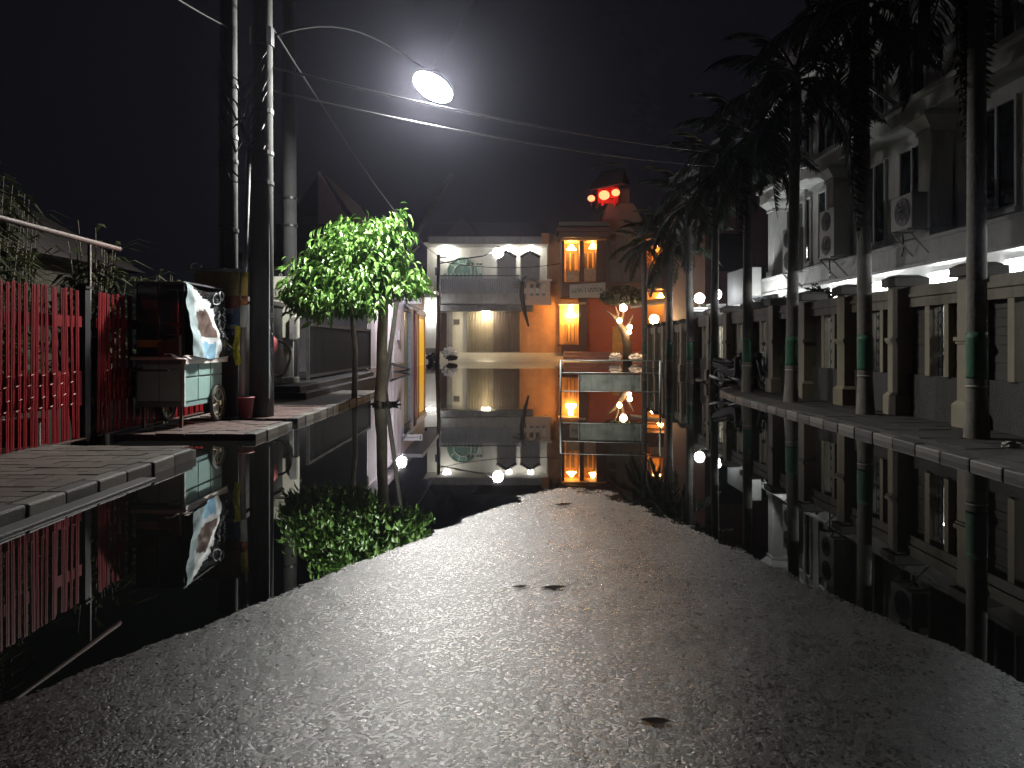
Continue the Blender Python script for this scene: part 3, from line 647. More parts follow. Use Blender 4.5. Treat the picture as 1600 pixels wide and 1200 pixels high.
for i, (x, y, h, lab) in enumerate([
    (-6.5, 8.6, 3.2, 'reedy plant behind the red gate at the far left edge'),
    (-6.9, 10.0, 3.7, 'tall reedy plant behind the gap between the red gate leaves'),
    (-6.3, 11.2, 2.7, 'low leafy clump right of the rusty upright behind the gate'),
    (-6.8, 12.6, 3.3, 'leafy clump behind the food cart roof'),
    (-7.9, 11.6, 4.3, 'tallest dim plant at the back of the left garden'),
    (-6.3, 13.8, 2.6, 'bushy clump left of the striped signboard'),
    (-8.8, 13.6, 4.1, 'dim plant at the back of the garden beside the concrete pole')]):
    reed(x, y, h, 26, lab, 100+i)
def dark_house():
    t = thing('house', 'dark house roofline behind the plants at the left edge', 'house', (-14, 14, 0))
    obj('wall', box(-18, -11, 13, 21, 0, 3.4), m_taupe, t)
    obj('roof', MB().prism([(-18.6, 12.6, 3.3), (-10.3, 12.6, 3.3), (-14.4, 12.6, 5.6)], (0, 9, 0)), m_roof, t)
dark_house()

# ------------------------------------------------------------------ food cart
def food_cart():
    X1, X0, Y0, Y1 = -4.72, -5.42, 11.05, 12.5           # street face, garden face, near end, far end
    t = thing('food_cart', 'mint green food cart with dark glass case parked before the red gate', 'food cart', ((X0+X1)/2, 11.7, 0.11))
    zb, zt = 0.47, 1.1
    obj('body', box(X0, X1-0.012, Y0+0.012, Y1, zb, zt), m_mintd, t)
    yw = (Y1-Y0-0.02)/3                                   # street side: three panels in two rows
    for i in range(3):
        for z0, z1 in ((zb+0.03, 0.83), (0.86, zt-0.01)):
            obj('panel', box(X1-0.011, X1+0.004, Y0+0.03+i*yw, Y0+0.01+(i+1)*yw-0.006, z0, z1), m_mint, t, bevel=0.004)
    obj('corner_post', box(X1-0.03, X1+0.012, Y0-0.008, Y0+0.026, zb-0.03, zt), mat('post_white', (0.6, 0.65, 0.62), 0.6), t)
    xw = (X1-X0-0.06)/2
    for i in range(2): obj('end_panel', box(X0+0.03+i*xw, X0+0.015+(i+1)*xw, Y0-0.004, Y0+0.0118, zb+0.04, zt-0.06), mat('mint_lifted', (0.34, 0.58, 0.54), 0.5, 0.1, 6, 0.06, 40), t, bevel=0.004)  # mint raised on this end to lift its unlit face
    obj('bottom_rail', MB().box(X0, X1+0.006, Y0-0.006, Y1, zb-0.05, zb-0.002), m_mintd, t)
    obj('counter', MB().prism([(X0-0.05, Y0-0.06, zt+0.002), (X1+0.07, Y0-0.1, zt+0.002), (X1+0.07, Y1+0.1, zt+0.002), (X0-0.05, Y1+0.06, zt+0.002)], (0, 0, 0.045)), mat('counter_white', (0.72, 0.68, 0.64), 0.5, 0.1), t, bevel=0.008)
    obj('skirt', box(X1+0.035, X1+0.06, Y0-0.08, Y1+0.09, zt-0.06, zt), mat('counter_white', (0.7, 0.68, 0.64)), t)
    # glass case
    zc, zr = zt+0.05, 2.2
    for x, y in ((X0+0.02, Y0+0.03), (X1-0.02, Y0+0.03), (X0+0.02, Y1-0.03), (X1-0.02, Y1-0.03), (X0+0.32, Y0+0.03)):
        obj('case_post', box(x-0.012, x+0.012, y-0.012, y+0.012, zc, zr), m_black, t)
    obj('case_top', box(X0-0.06, X1+0.02, Y0-0.05, Y1+0.05, zr+0.002, zr+0.03), mat('case_top', (0.1, 0.1, 0.11), 0.35), t, bevel=0.005)
    obj('case_shelf', box(X0+0.03, X1-0.03, Y0+0.05, Y1-0.05, 1.62, 1.64), m_black, t)
    obj('pane', box(X0+0.04, X1-0.04, Y0+0.028, Y0+0.034, zc+0.01, zr-0.01), glass('case_glass', (0.06, 0.07, 0.08), 0.35), t)
    obj('back_board', box(X0-0.004, X0+0.006, Y0+0.05, Y1-0.05, zc, zr-0.01), m_black, t)
    obj('end_board', box(X0+0.03, X1-0.03, Y1-0.02, Y1-0.008, zc, zr-0.01), m_black, t)
    obj('yellow_board', box(X0+0.02, X0+0.38, Y0-0.012, Y0+0.016, zc+0.13, zc+0.24), mat('cart_yellow', (0.45, 0.27, 0.03), 0.6), t)
    obj('counter_box', MB().prism([(X0+0.36, Y0-0.09, zc), (X1-0.03, Y0-0.09, zc), (X1-0.03, Y0-0.09, zc+0.3), (X0+0.36, Y0-0.09, zc+0.2)], (0, 0.1, 0)).box(X0+0.42, X1-0.03, Y0-0.08, Y0+0.01, zc+0.305, zc+0.32), m_wood, t)
    for xs in (X1+0.045, X0-0.045):                       # wheels on both sides at the far end
        cy_, cz, r = 12.2, 0.4, 0.265; n = 26
        w = thing_part(t, 'wheel', (xs, cy_, cz))
        tyre = MB().tube([(xs, cy_+r*math.cos(2*math.pi*i/n), cz+r*math.sin(2*math.pi*i/n)) for i in range(n+1)], 0.034, n=8, cap=False)
        wt = obj('tyre', tyre, m_rubber, w, smooth=True)
        obj('rim', MB().tube([(xs, cy_+0.222*math.cos(2*math.pi*i/n), cz+0.222*math.sin(2*math.pi*i/n)) for i in range(n+1)], 0.016, n=6, cap=False), mat('rim_cream', (0.5, 0.45, 0.32), 0.5), w, smooth=True)
        s = MB().lathe(xs, cy_, [(0.04, -0.05), (0.04, 0.05)], 12, cz, 'x')
        for k in range(8): a = math.pi*k/4+0.2; s.tube([(xs, cy_, cz), (xs, cy_+0.225*math.cos(a), cz+0.225*math.sin(a))], 0.011, n=5)
        obj('spokes', s, mat('rim_cream', (0.5, 0.45, 0.32)), w)
    obj('axle', tube([(X0-0.06, 12.2, 0.4), (X1+0.06, 12.2, 0.4)], 0.018, n=8), m_black, t)
    for x in (X0+0.05, X1-0.1): obj('leg', box(x, x+0.04, Y0+0.08, Y0+0.12, 0.105, zb-0.051), m_wood, t)
    obj('handle', tube([(X0+0.1, Y0+0.02, 0.98), (X0+0.1, Y0-0.3, 0.96), (X1-0.1, Y0-0.3, 0.96), (X1-0.1, Y0+0.02, 0.98)], 0.016, n=6), m_black, t)
def thing_part(t, name, loc):
    o = bpy.data.objects.new(name, None); COL.objects.link(o); o.parent = t; o.location = Vector(loc)-LOC[t.name]; LOC[o.name] = Vector(loc); return o
food_cart()
bpy.data.objects['food_cart'].location.z -= 0.025
def cart_sheet():
    # crumpled printed plastic sheet tied over the case, facing the street
    t = thing('plastic_sheet', 'crumpled printed black and white plastic sheet hung over the food cart case', 'plastic sheet', (-4.66, 11.7, 1.16))
    nu, nv = 42, 34; mb = MB()
    fold = lambda u, v: 0.05*mnoise.noise(Vector((u*3.2+v*2.1, v*2.0, 2)))+0.03*mnoise.noise(Vector((u*8-v*5, v*6+u*3, 5)))+0.035*math.sin(9*(u*0.9+v*0.8))*(1-v)
    pos = {}
    for j in range(nv+1):
        for i in range(nu+1):
            u, v = i/nu, j/nv
            y = 10.98+u*(1.55-0.08*v)+0.22*(1-v)*(1-u)*0.6; z = 1.13+v*(1.07)-0.05*(1-v)*math.sin(3*u)-0.10*math.sin(math.pi*u)*v*v
            x = -4.66+fold(u, v)+0.05*(1-v)
            pos[(i, j)] = (x, y, z); mb.v.append((x, y, z))
    mb.f = [(j*(nu+1)+i, j*(nu+1)+i+1, (j+1)*(nu+1)+i+1, (j+1)*(nu+1)+i) for j in range(nv) for i in range(nu)]
    # several printed colours on one sheet, chosen face by face in sheet space
    m1 = mat('sheet_white', (0.75, 0.78, 0.78), 0.3, 0.12, 9, 0.2, 14); m2 = mat('sheet_black', (0.02, 0.021, 0.024), 0.25, 0.3, 9, 0.15, 14)
    m3 = mat('sheet_blue', (0.25, 0.45, 0.6), 0.3, 0.3, 9, 0.15, 14); m4 = mat('sheet_brown', (0.12, 0.08, 0.065), 0.35, 0.5, 12, 0.2, 14); m5 = mat('sheet_clear', (0.42, 0.52, 0.54), 0.25, 0.25, 9, 0.2, 14)
    o = obj('sheet', mb, m1, t, smooth=True)
    for m in (m2, m3, m4, m5): o.data.materials.append(m)
    for p in o.data.polygons:
        i, j = p.index % nu, p.index//nu; u, v = (i+.5)/nu, (j+.5)/nv
        d = mnoise.noise(Vector((u*4, v*4, 11)))*0.12
        k = 0
        if v+0.55*u > 1.12+d and u > 0.2: k = 1
        if u > 0.72+d*0.8 and v < 0.75: k = 1
        if 0.3 < v-0.0 < 0.62+d and 0.2 < u < 0.62 and (v-0.62)+0.9*(u-0.3) < 0.12+d: k = 3
        if (u-0.5)**2*2.2+(v-0.78)**2*5 < 0.05+d*0.12: k = 0
        if v < 0.2+d*0.6 and u < 0.62: k = 2
        if u < 0.13+0.12*(1-v): k = 4
        p.material_index = k
    ws = mat('sheet_white', (0.75, 0.78, 0.78))
    pr = MB()                                              # white printed loops and strokes near the top corner and the edge
    def at(u, v): i, j = min(nu, int(u*nu)), min(nv, int(v*nv)); a = pos[(i, j)]; return Vector((a[0]+0.012, 10.98+u*1.5, 1.13+v*1.05))
    for cu, cv, r in ((0.74, 0.84, 0.075), (0.86, 0.9, 0.06)):
        pr.tube([at(min(1, cu+r*math.cos(a)), min(1, cv+r*1.1*math.sin(a))) for a in [2*math.pi*q/12 for q in range(13)]], 0.013, n=4, cap=False)
    for k in range(9):
        v0 = 0.72-k*0.055; pr.tube([at(0.9+0.02*(k % 2), v0), at(0.95, v0-0.03), at(0.91+0.03*((k+1) % 2), v0-0.045)], 0.01, n=4)
    for k in range(4): pr.tube([at(0.8, 0.66-k*0.1), at(0.83, 0.62-k*0.1), at(0.81, 0.57-k*0.1)], 0.022, n=4)
    obj('print', pr, ws, t)
    rag = MB(); n = 14
    for j in range(n+1):
        for i in range(n+1):
            u, v = i/n, j/n
            rag.v.append((-4.95+u*0.36+0.04*math.sin(6*v), 10.9-0.04*math.sin(4*u+5*v)+0.12*v, 1.155+0.02*math.sin(9*u)-0.17*max(0, u-0.35)*(1-v)-0.03*v))
    rag.f = [(j*(n+1)+i, j*(n+1)+i+1, (j+1)*(n+1)+i+1, (j+1)*(n+1)+i) for j in range(n) for i in range(n)]
    obj('counter_cloth', rag, mat('cloth_pinkwhite', (0.72, 0.62, 0.6), 0.7), smooth=True, label='pale pink cloth lying over the near corner of the food cart counter', cat='cloth')
cart_sheet()

# ------------------------------------------------------------------ signboard and poles
def signboard():
    D = 12.64; x1 = P(381, 0, D).x; x0 = P(305, 0, D).x
    t = thing('signboard', 'yellow, red and blue striped signboard hung on a tall silver pole', 'sign', (x1, D, 0.1))
    pz = P(0, 235, D).z
    obj('pole', MB().tube([(x1-0.05, D, 0.05), (x1+0.02, D, 2.6), (x1+0.09, D, pz)], 0.05, n=12), m_steel, t, smooth=True)
    obj('pole_cap', MB().sphere((x1+0.09, D, pz+0.06), 0.05, 10, 6), m_black, t, smooth=True)
    zt = P(0, 425, D).z
    stripes = [('yellow', (0.26, 0.18, 0.06), 425, 462), ('red', (0.2, 0.05, 0.03), 462, 482), ('blue', (0.03, 0.06, 0.16), 482, 524)]
    for nm, c, a, b in stripes:
        z1, z0 = P(0, a, D).z, P(0, b, D).z
        obj('%s_panel' % nm, box(x0, x1-0.07, D-0.03, D+0.03, z0+0.002, z1-0.002), mat('sign_'+nm, c, 0.55, 0.25, 4, 0.05, stain=0.4), t)
    pb = [('yellow', (0.6, 0.42, 0.08), 425, 462), ('orange', (0.5, 0.15, 0.06), 462, 477), ('white', (0.75, 0.75, 0.72), 477, 512)]
    for nm, c, a, b in pb:
        z1, z0 = P(0, a, D).z, P(0, b, D).z; u0, u1 = z0/2.6, z1/2.6
        obj('pole_band', tube([(x1-0.05+0.07*u0, D, z0+0.004), (x1-0.05+0.07*u1, D, z1-0.004)], 0.058, n=12), mat('band_'+nm, c, 0.5, 0.15), t, smooth=True)
    obj('top_rail', tube([(x0-0.12, D, zt+0.03), (x1+0.03, D, zt+0.03)], 0.032, n=8), m_steel, t, smooth=True)
    obj('scroll', tube([(x0-0.1, D, zt+0.03), (x0-0.06, D, zt+0.14), (x0+0.04, D, zt+0.17), (x0+0.1, D, zt+0.1), (x0+0.03, D, zt+0.06)], 0.016, n=6), m_steel, t, smooth=True)
    lb = mat('sign_label', (0.22, 0.25, 0.3), 0.5)
    for a, b, c, d in ((345, 482, 365, 490), (333, 507, 371, 514), (352, 518, 360, 524), (364, 518, 374, 524), (340, 500, 352, 502)):
        p, q = P(a, b, D), P(c, d, D); obj('label_plate', box(p.x, q.x, D-0.038, D-0.0305, q.z, p.z), lb, t)
signboard()
def concrete_pole(px, D, r, h, label, bands, z0=0.1, lean=0.0, mt=None):
    x = (px-800)*D/1200
    t = thing('utility_pole', label, 'utility pole', (x, D, z0), 'concrete utility poles behind the food cart')
    obj('shaft', MB().tube([(x, D, z0-0.3), (x+lean*h*0.5, D, h*0.5), (x+lean*h, D, h)], [r, r*0.9, r*0.78], n=16), mt or m_polec, t, smooth=True)
    for z in bands:
        rr = r*(1-0.22*z/h)+0.012
        obj('band', MB().lathe(x+lean*z, D, [(rr, -0.035), (rr+0.006, -0.03), (rr+0.006, 0.03), (rr, 0.035)], 16, z), m_black, t)
    return x
PX1 = concrete_pole(357, 12.85, 0.16, 10, 'left one of two close concrete poles, behind the striped signboard', (3.2, 4.35, 4.75, 5.6))
PX2 = concrete_pole(409, 12.9, 0.2, 11, 'thick right one of two close concrete poles with cable loops', (4.0, 4.5, 5.2))
PX3 = concrete_pole(452, 19.5, 0.2, 10, 'thin distant concrete pole left of the green tree', (4.3, 5.0), 0.3, 0.0, mat('pole_dimmed', (0.045, 0.046, 0.046), 0.85, 0.3, 3, 0.2, 50))  # own darker concrete: dimness away from the lamp put into the colour
def cable_loops():
    t = thing('cable_bundle', 'tangled black cable bundle tied around the two concrete poles', 'cables', (PX1, 13.2, 4.4))
    rng = random.Random(5)
    for k in range(9):
        z = rng.uniform(4.2, 6.2); pts = []
        a, b = Vector((PX1-rng.uniform(0.08, 0.12), 12.7, z+rng.uniform(-.1, .2))), Vector((PX2+rng.uniform(0.08, 0.14), 12.74, z+rng.uniform(-.1, .1)))
        for i in range(9):
            u = i/8; p = a.lerp(b, u); p.z -= rng.uniform(0.15, 0.3)*math.sin(math.pi*u)*2; pts.append(p)
        obj('cable', tube(pts, rng.uniform(0.01, 0.025), n=5), m_black, t, smooth=True)
    obj('riser_cable', tube([(PX2+0.16, 12.78, 0.4), (PX2+0.155, 12.8, 2.5), (PX2+0.14, 12.82, 4.2)], 0.012, n=5), m_steel, t)
cable_loops()
def cabinet():
    D = 18.6; a, b = P(421, 432, D), P(458, 528, D)
    t = thing('utility_cabinet', 'cream metal utility cabinet with louvres, shaded by the tree leaves', 'cabinet', ((a.x+b.x)/2, D, 0.1))
    zm = P(0, 466, D).z; m = mat('cabinet_cream', (0.44, 0.44, 0.36), 0.55, 0.12, 4, 0.05, stain=0.35, stcol=(0.2,0.19,0.14)); d = mat('cabinet_dark', (0.07, 0.07, 0.055), 0.6)
    obj('upper_box', box(a.x, b.x+0.05, D, D+0.4, zm+0.03, a.z), m, t, bevel=0.01)
    obj('gap_panel', box(a.x+0.02, b.x+0.03, D+0.02, D+0.38, zm-0.04, zm+0.029), d, t)
    obj('lower_box', box(a.x-0.04, b.x+0.05, D-0.02, D+0.4, b.z, zm-0.041), m, t, bevel=0.01)
    for c in range(3):
        for r in range(5):
            x = a.x+0.08+c*0.14; z = zm+0.08+r*0.035
            obj('louvre', MB().prism([(x, D-0.001, z), (x+0.12, D-0.001, z), (x+0.12, D-0.016, z+0.004), (x, D-0.016, z+0.004)], (0, 0, 0.014)), m, t)
    obj('lifting_eye', MB().tube([(a.x+0.24+0.035*math.cos(q), D+0.1, a.z+0.045+0.035*math.sin(q)) for q in [2*math.pi*i/10 for i in range(11)]], 0.01, n=5, cap=False), m_steel, t)
    obj('side_box', box(b.x-0.06, b.x+0.12, D-0.12, D-0.021, b.z-0.04, b.z+0.5), mat('box_grey', (0.2, 0.2, 0.19), 0.6), t, bevel=0.01)
    obj('post', box(b.x-0.1, b.x-0.02, D+0.05, D+0.13, 0.08, b.z), mat('post_pale', (0.42, 0.42, 0.4), 0.6, 0.2, 6, 0.1, stain=0.5), t)
    obj('post', box(a.x+0.02, a.x+0.1, D+0.05, D+0.13, 0.08, b.z), m_black, t)
    obj('plinth', box(a.x-0.05, b.x+0.03, D-0.05, D+0.45, 0.06, 0.5), m_conc, t, bevel=0.02)
cabinet()
def hoops():
    c = P(433, 560, 15.6); n = 20
    t = thing('hose_coil', 'black hose coil hanging beneath the cream utility cabinet', 'hose', (c.x, 15.6, c.z))
    obj('coil', MB().tube([(c.x+0.27*math.cos(a)+0.02*math.sin(3*a), 15.6+0.04*math.sin(a), c.z+0.36*math.sin(a)) for a in [4*math.pi*i/40 for i in range(41)]], 0.03, n=6, cap=False), m_rubber, t, smooth=True)
    obj('hook', tube([(c.x, 15.75, c.z+0.33), (c.x, 15.6, c.z+0.34), (c.x, 15.55, c.z+0.4)], 0.01, n=5), m_steel, t)
    q = P(425, 541, 15.5)
    obj('red_sack', MB().blob((q.x, 15.5, q.z), 0.11, 0.08, 0.2, 12, 8, 0.2), mat('sack_red', (0.2, 0.03, 0.035), 0.7), smooth=True, label='small red sack hanging under the left side of the cream cabinet', cat='sack')
    q = P(384, 590, 12.45)
    obj('plastic_bucket', MB().lathe(q.x, 12.45, [(0.1, 0.112), (0.13, 0.42), (0.14, 0.43), (0.14, 0.45), (0.12, 0.44), (0.09, 0.14)], 14), mat('bucket_red', (0.16, 0.02, 0.025), 0.5), smooth=True, label='red plastic bucket standing at the foot of the signboard pole', cat='bucket')
    q = P(370, 540, 12.55)
    rg = MB(); 
    for j in range(9):
        for i in range(5): rg.v.append((q.x-0.05+0.025*i+0.015*math.sin(j), 12.55+0.02*math.sin(i*2+j), q.z+0.32-0.08*j))
    rg.f = [(j*5+i, j*5+i+1, (j+1)*5+i+1, (j+1)*5+i) for j in range(8) for i in range(4)]
    obj('yellow_rag', rg, mat('rag_yellow', (0.6, 0.5, 0.03), 0.7, 0.6, 12), smooth=True, label='yellow rag hanging below the blue part of the signboard', cat='rag')
hoops()

# ------------------------------------------------------------------ lit green tree in the water
def green_tree():
    rng = random.Random(21); base = G(594, 632.5); D0 = base.y
    t = thing('leafy_tree', 'bright green leafy tree lit by the street lamp, standing in the water', 'tree', base)
    outline = [(449,452),(462,408),(492,392),(512,358),(545,348),(572,352),(600,338),(622,330),(634,340),(628,362),(640,384),(626,398),(648,424),(664,432),(658,450),(632,458),(612,452),(604,482),(566,494),(530,476),(498,492),(468,482)]
    def inside(x, y):
        c = False
        for (a, b), (d, e) in zip(outline, outline[1:]+outline[:1]):
            if (b > y) != (e > y) and x < (d-a)*(y-b)/(e-b)+a: c = not c
        return c
    top = P(600, 468, D0+0.02)
    tr = MB().tube([base+Vector((0.01, 0, -0.3)), base+Vector((0.0, 0, 0.05)), base.lerp(top, 0.3)+Vector((0.012, 0, 0)), base.lerp(top, 0.6)+Vector((-0.01, 0, 0)), top], [0.15, 0.135, 0.12, 0.115, 0.105], n=14)
    obj('trunk', tr, m_bark, t, smooth=True)
    s0, s1 = G(553, 628), P(548, 470, D0+0.5)
    obj('stem', MB().tube([s0-Vector((0,0,0.2)), s0.lerp(s1, 0.5)+Vector((0.07, 0, 0)), s1], [0.07, 0.06, 0.05], n=10), m_bark, t, smooth=True)
    leafs = []
    def leaf_me(seed):
        r = random.Random(seed); L, W = 0.17, 0.037
        mb = MB(); mb.v = [(0,0,0), (L*.3, W*.8, .012), (L*.3, -W*.8, .012), (L*.33, 0, -.004), (L*.68, W*.75, -.012), (L*.68, -W*.75, -.012), (L*.7, 0, -.028), (L, 0, -.075)]
        mb.f = [(0,3,1), (0,2,3), (3,6,4,1), (3,2,5,6), (6,7,4), (6,5,7)]
        return mb
    LM = leaf_me(1); lme = LM.mesh('leaf'); lme.materials.append(m_leaf)
    cl = []
    while len(cl) < 150:
        px, py = rng.uniform(449, 664), rng.uniform(330, 494)
        if not inside(px, py): continue
        dd = rng.uniform(-1, 1); ex = 1.25*max(0.15, 1-((px-555)/120)**2)**0.5*max(0.3, (py-318)/150)
        cl.append(P(px, py, D0+dd*ex))
    br = MB()
    for c in cl[:40]:
        m = top.lerp(c, 0.5)+Vector((0, 0, -0.12)); br.tube([top-Vector((0,0,0.1)), m, c], [0.035, 0.02, 0.007], n=5)
    obj('branches', br, m_bark, t)
    from mathutils import Matrix, Euler
    crown = MB(); cand = []
    ctr = P(558, 430, D0)
    for c in cl:
        out = (c-ctr); out.z *= 0.6; out = out.normalized() if out.length > 1e-3 else Vector((0,-1,0))
        for k in range(36):
            off = Vector((rng.gauss(0, .13), rng.gauss(0, .13), rng.gauss(0, .11)))
            az = math.atan2(out.y, out.x)+rng.gauss(0, 1.1); pitch = rng.gauss(0.55, 0.45)
            M = Matrix.Translation(c+off) @ Euler((rng.gauss(0, .5), pitch, az)).to_matrix().to_4x4() @ Matrix.Scale(rng.uniform(0.5, 1.6), 4)
            cand.append((M, (c+off).y-0.6*(c+off).z+rng.uniform(0, 0.5)))
    cand.sort(key=lambda q: q[1])
    for i, (M, _) in enumerate(cand):
        if i < 290:
            o = bpy.data.objects.new('leaf', lme); COL.objects.link(o); o.parent = t
            o.matrix_local = Matrix.Translation(-base) @ M
        else:
            crown.add([M @ Vector(v) for v in LM.v], LM.f)
    co = obj('crown', crown, m_leaf, t); co['kind'] = 'stuff'
    # soil mound and roots showing above the water at the foot
    obj('root_mound', MB().blob((base.x+0.12, D0+0.05, -0.03), 0.3, 0.22, 0.09, 20, 10, 0.5, 3), mat('wet_earth', (0.012, 0.01, 0.008), 0.8, spec=0.2), label='low dark mound of earth rising from the water at the tree foot', cat='earth mound', base=(base.x, base.y, 0), smooth=True)
green_tree()
a, b = P(628, 412, 22), P(706, 272, 22)
obj('leaning_pole', MB().tube([Vector((-3.7, 22.2, -0.2)), a.lerp(b, 0.0), a.lerp(b, 0.5)+Vector((-0.03, 0, 0.03)), b], [0.075, 0.055, 0.045, 0.03], n=8), mat('bamboo', (0.3, 0.29, 0.24), 0.6, 0.25), smooth=True, label='slanting pale bamboo pole rising behind the bright green tree', cat='pole')
a, b = P(636, 404, 22.3), P(655, 384, 22.3)
obj('broken_branch', MB().tube([a-Vector((0.35, 0, 0.4)), a, b], [0.05, 0.045, 0.03], n=8), MATS['bamboo'], smooth=True, label='short pale stick beside the slanting bamboo pole', cat='stick')

# ------------------------------------------------------------------ dark compound gate behind the tree, left
def compound():
    t = thing('compound_gate', 'low dark slatted gate in shadow under the green tree', 'gate', (-5.35, 20, 0.36))
    x = -5.35
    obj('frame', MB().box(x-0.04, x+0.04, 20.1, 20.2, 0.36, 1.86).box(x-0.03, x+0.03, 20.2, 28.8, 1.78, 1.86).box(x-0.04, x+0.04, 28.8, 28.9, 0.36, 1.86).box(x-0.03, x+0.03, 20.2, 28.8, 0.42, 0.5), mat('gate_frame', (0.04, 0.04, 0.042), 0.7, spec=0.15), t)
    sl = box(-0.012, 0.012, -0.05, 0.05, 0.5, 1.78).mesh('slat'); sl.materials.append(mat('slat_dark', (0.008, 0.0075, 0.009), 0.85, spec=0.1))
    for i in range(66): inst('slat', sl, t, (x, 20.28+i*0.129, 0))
    w = thing('compound_wall', 'dim dark wall behind the utility cabinet and poles', 'wall', (-5.7, 17, 0.1))
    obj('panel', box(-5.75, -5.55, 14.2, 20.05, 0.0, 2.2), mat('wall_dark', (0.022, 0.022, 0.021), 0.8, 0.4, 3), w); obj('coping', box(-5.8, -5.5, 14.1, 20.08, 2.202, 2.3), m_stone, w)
    h = thing('gable_house', 'dim house with a pinkish gable end above the dark gate', 'house', (-10, 38, 0))
    g = lambda px, py: P(px, py, 38)
    obj('wall', box(g(430, 0).x, g(545, 0).x, 38, 48, 0, g(0, 350).z), m_taupe, h)
    obj('gable', MB().prism([g(497, 350), g(541, 350), g(541, 338), g(499, 268), g(497, 268)], (0, 0.3, 0)), mat('gable_pink', (0.5, 0.34, 0.32), 0.8, 0.15), h)
    obj('roof', MB().prism([g(541, 337)+Vector((0.3, .31, 0)), g(499, 264)+Vector((0, .31, 0)), g(460, 337)+Vector((-.3, .31, 0))], (0, 10, 0)), m_roof, h)
compound()

# ------------------------------------------------------------------ far forecourt
structure('forecourt', MB().prism([(-14, 56.5, -0.05), (-14, 61.0, 0.62), (-14, 80, 0.66), (-14, 80, -0.4), (-14, 56.5, -0.4)], (40, 0, 0)), mat('wet_concrete', (0.32, 0.31, 0.28), 0.35, 0.3, 2, 0.1, 20))
structure('temple_steps', MB().box(3.9, 16, 57.6, 60.9, -0.2, 0.42).box(4.0, 16, 58.4, 60.9, -0.2, 0.72), mat('step_red', (0.3, 0.13, 0.1), 0.5, 0.2, 3), bevel=0.03)

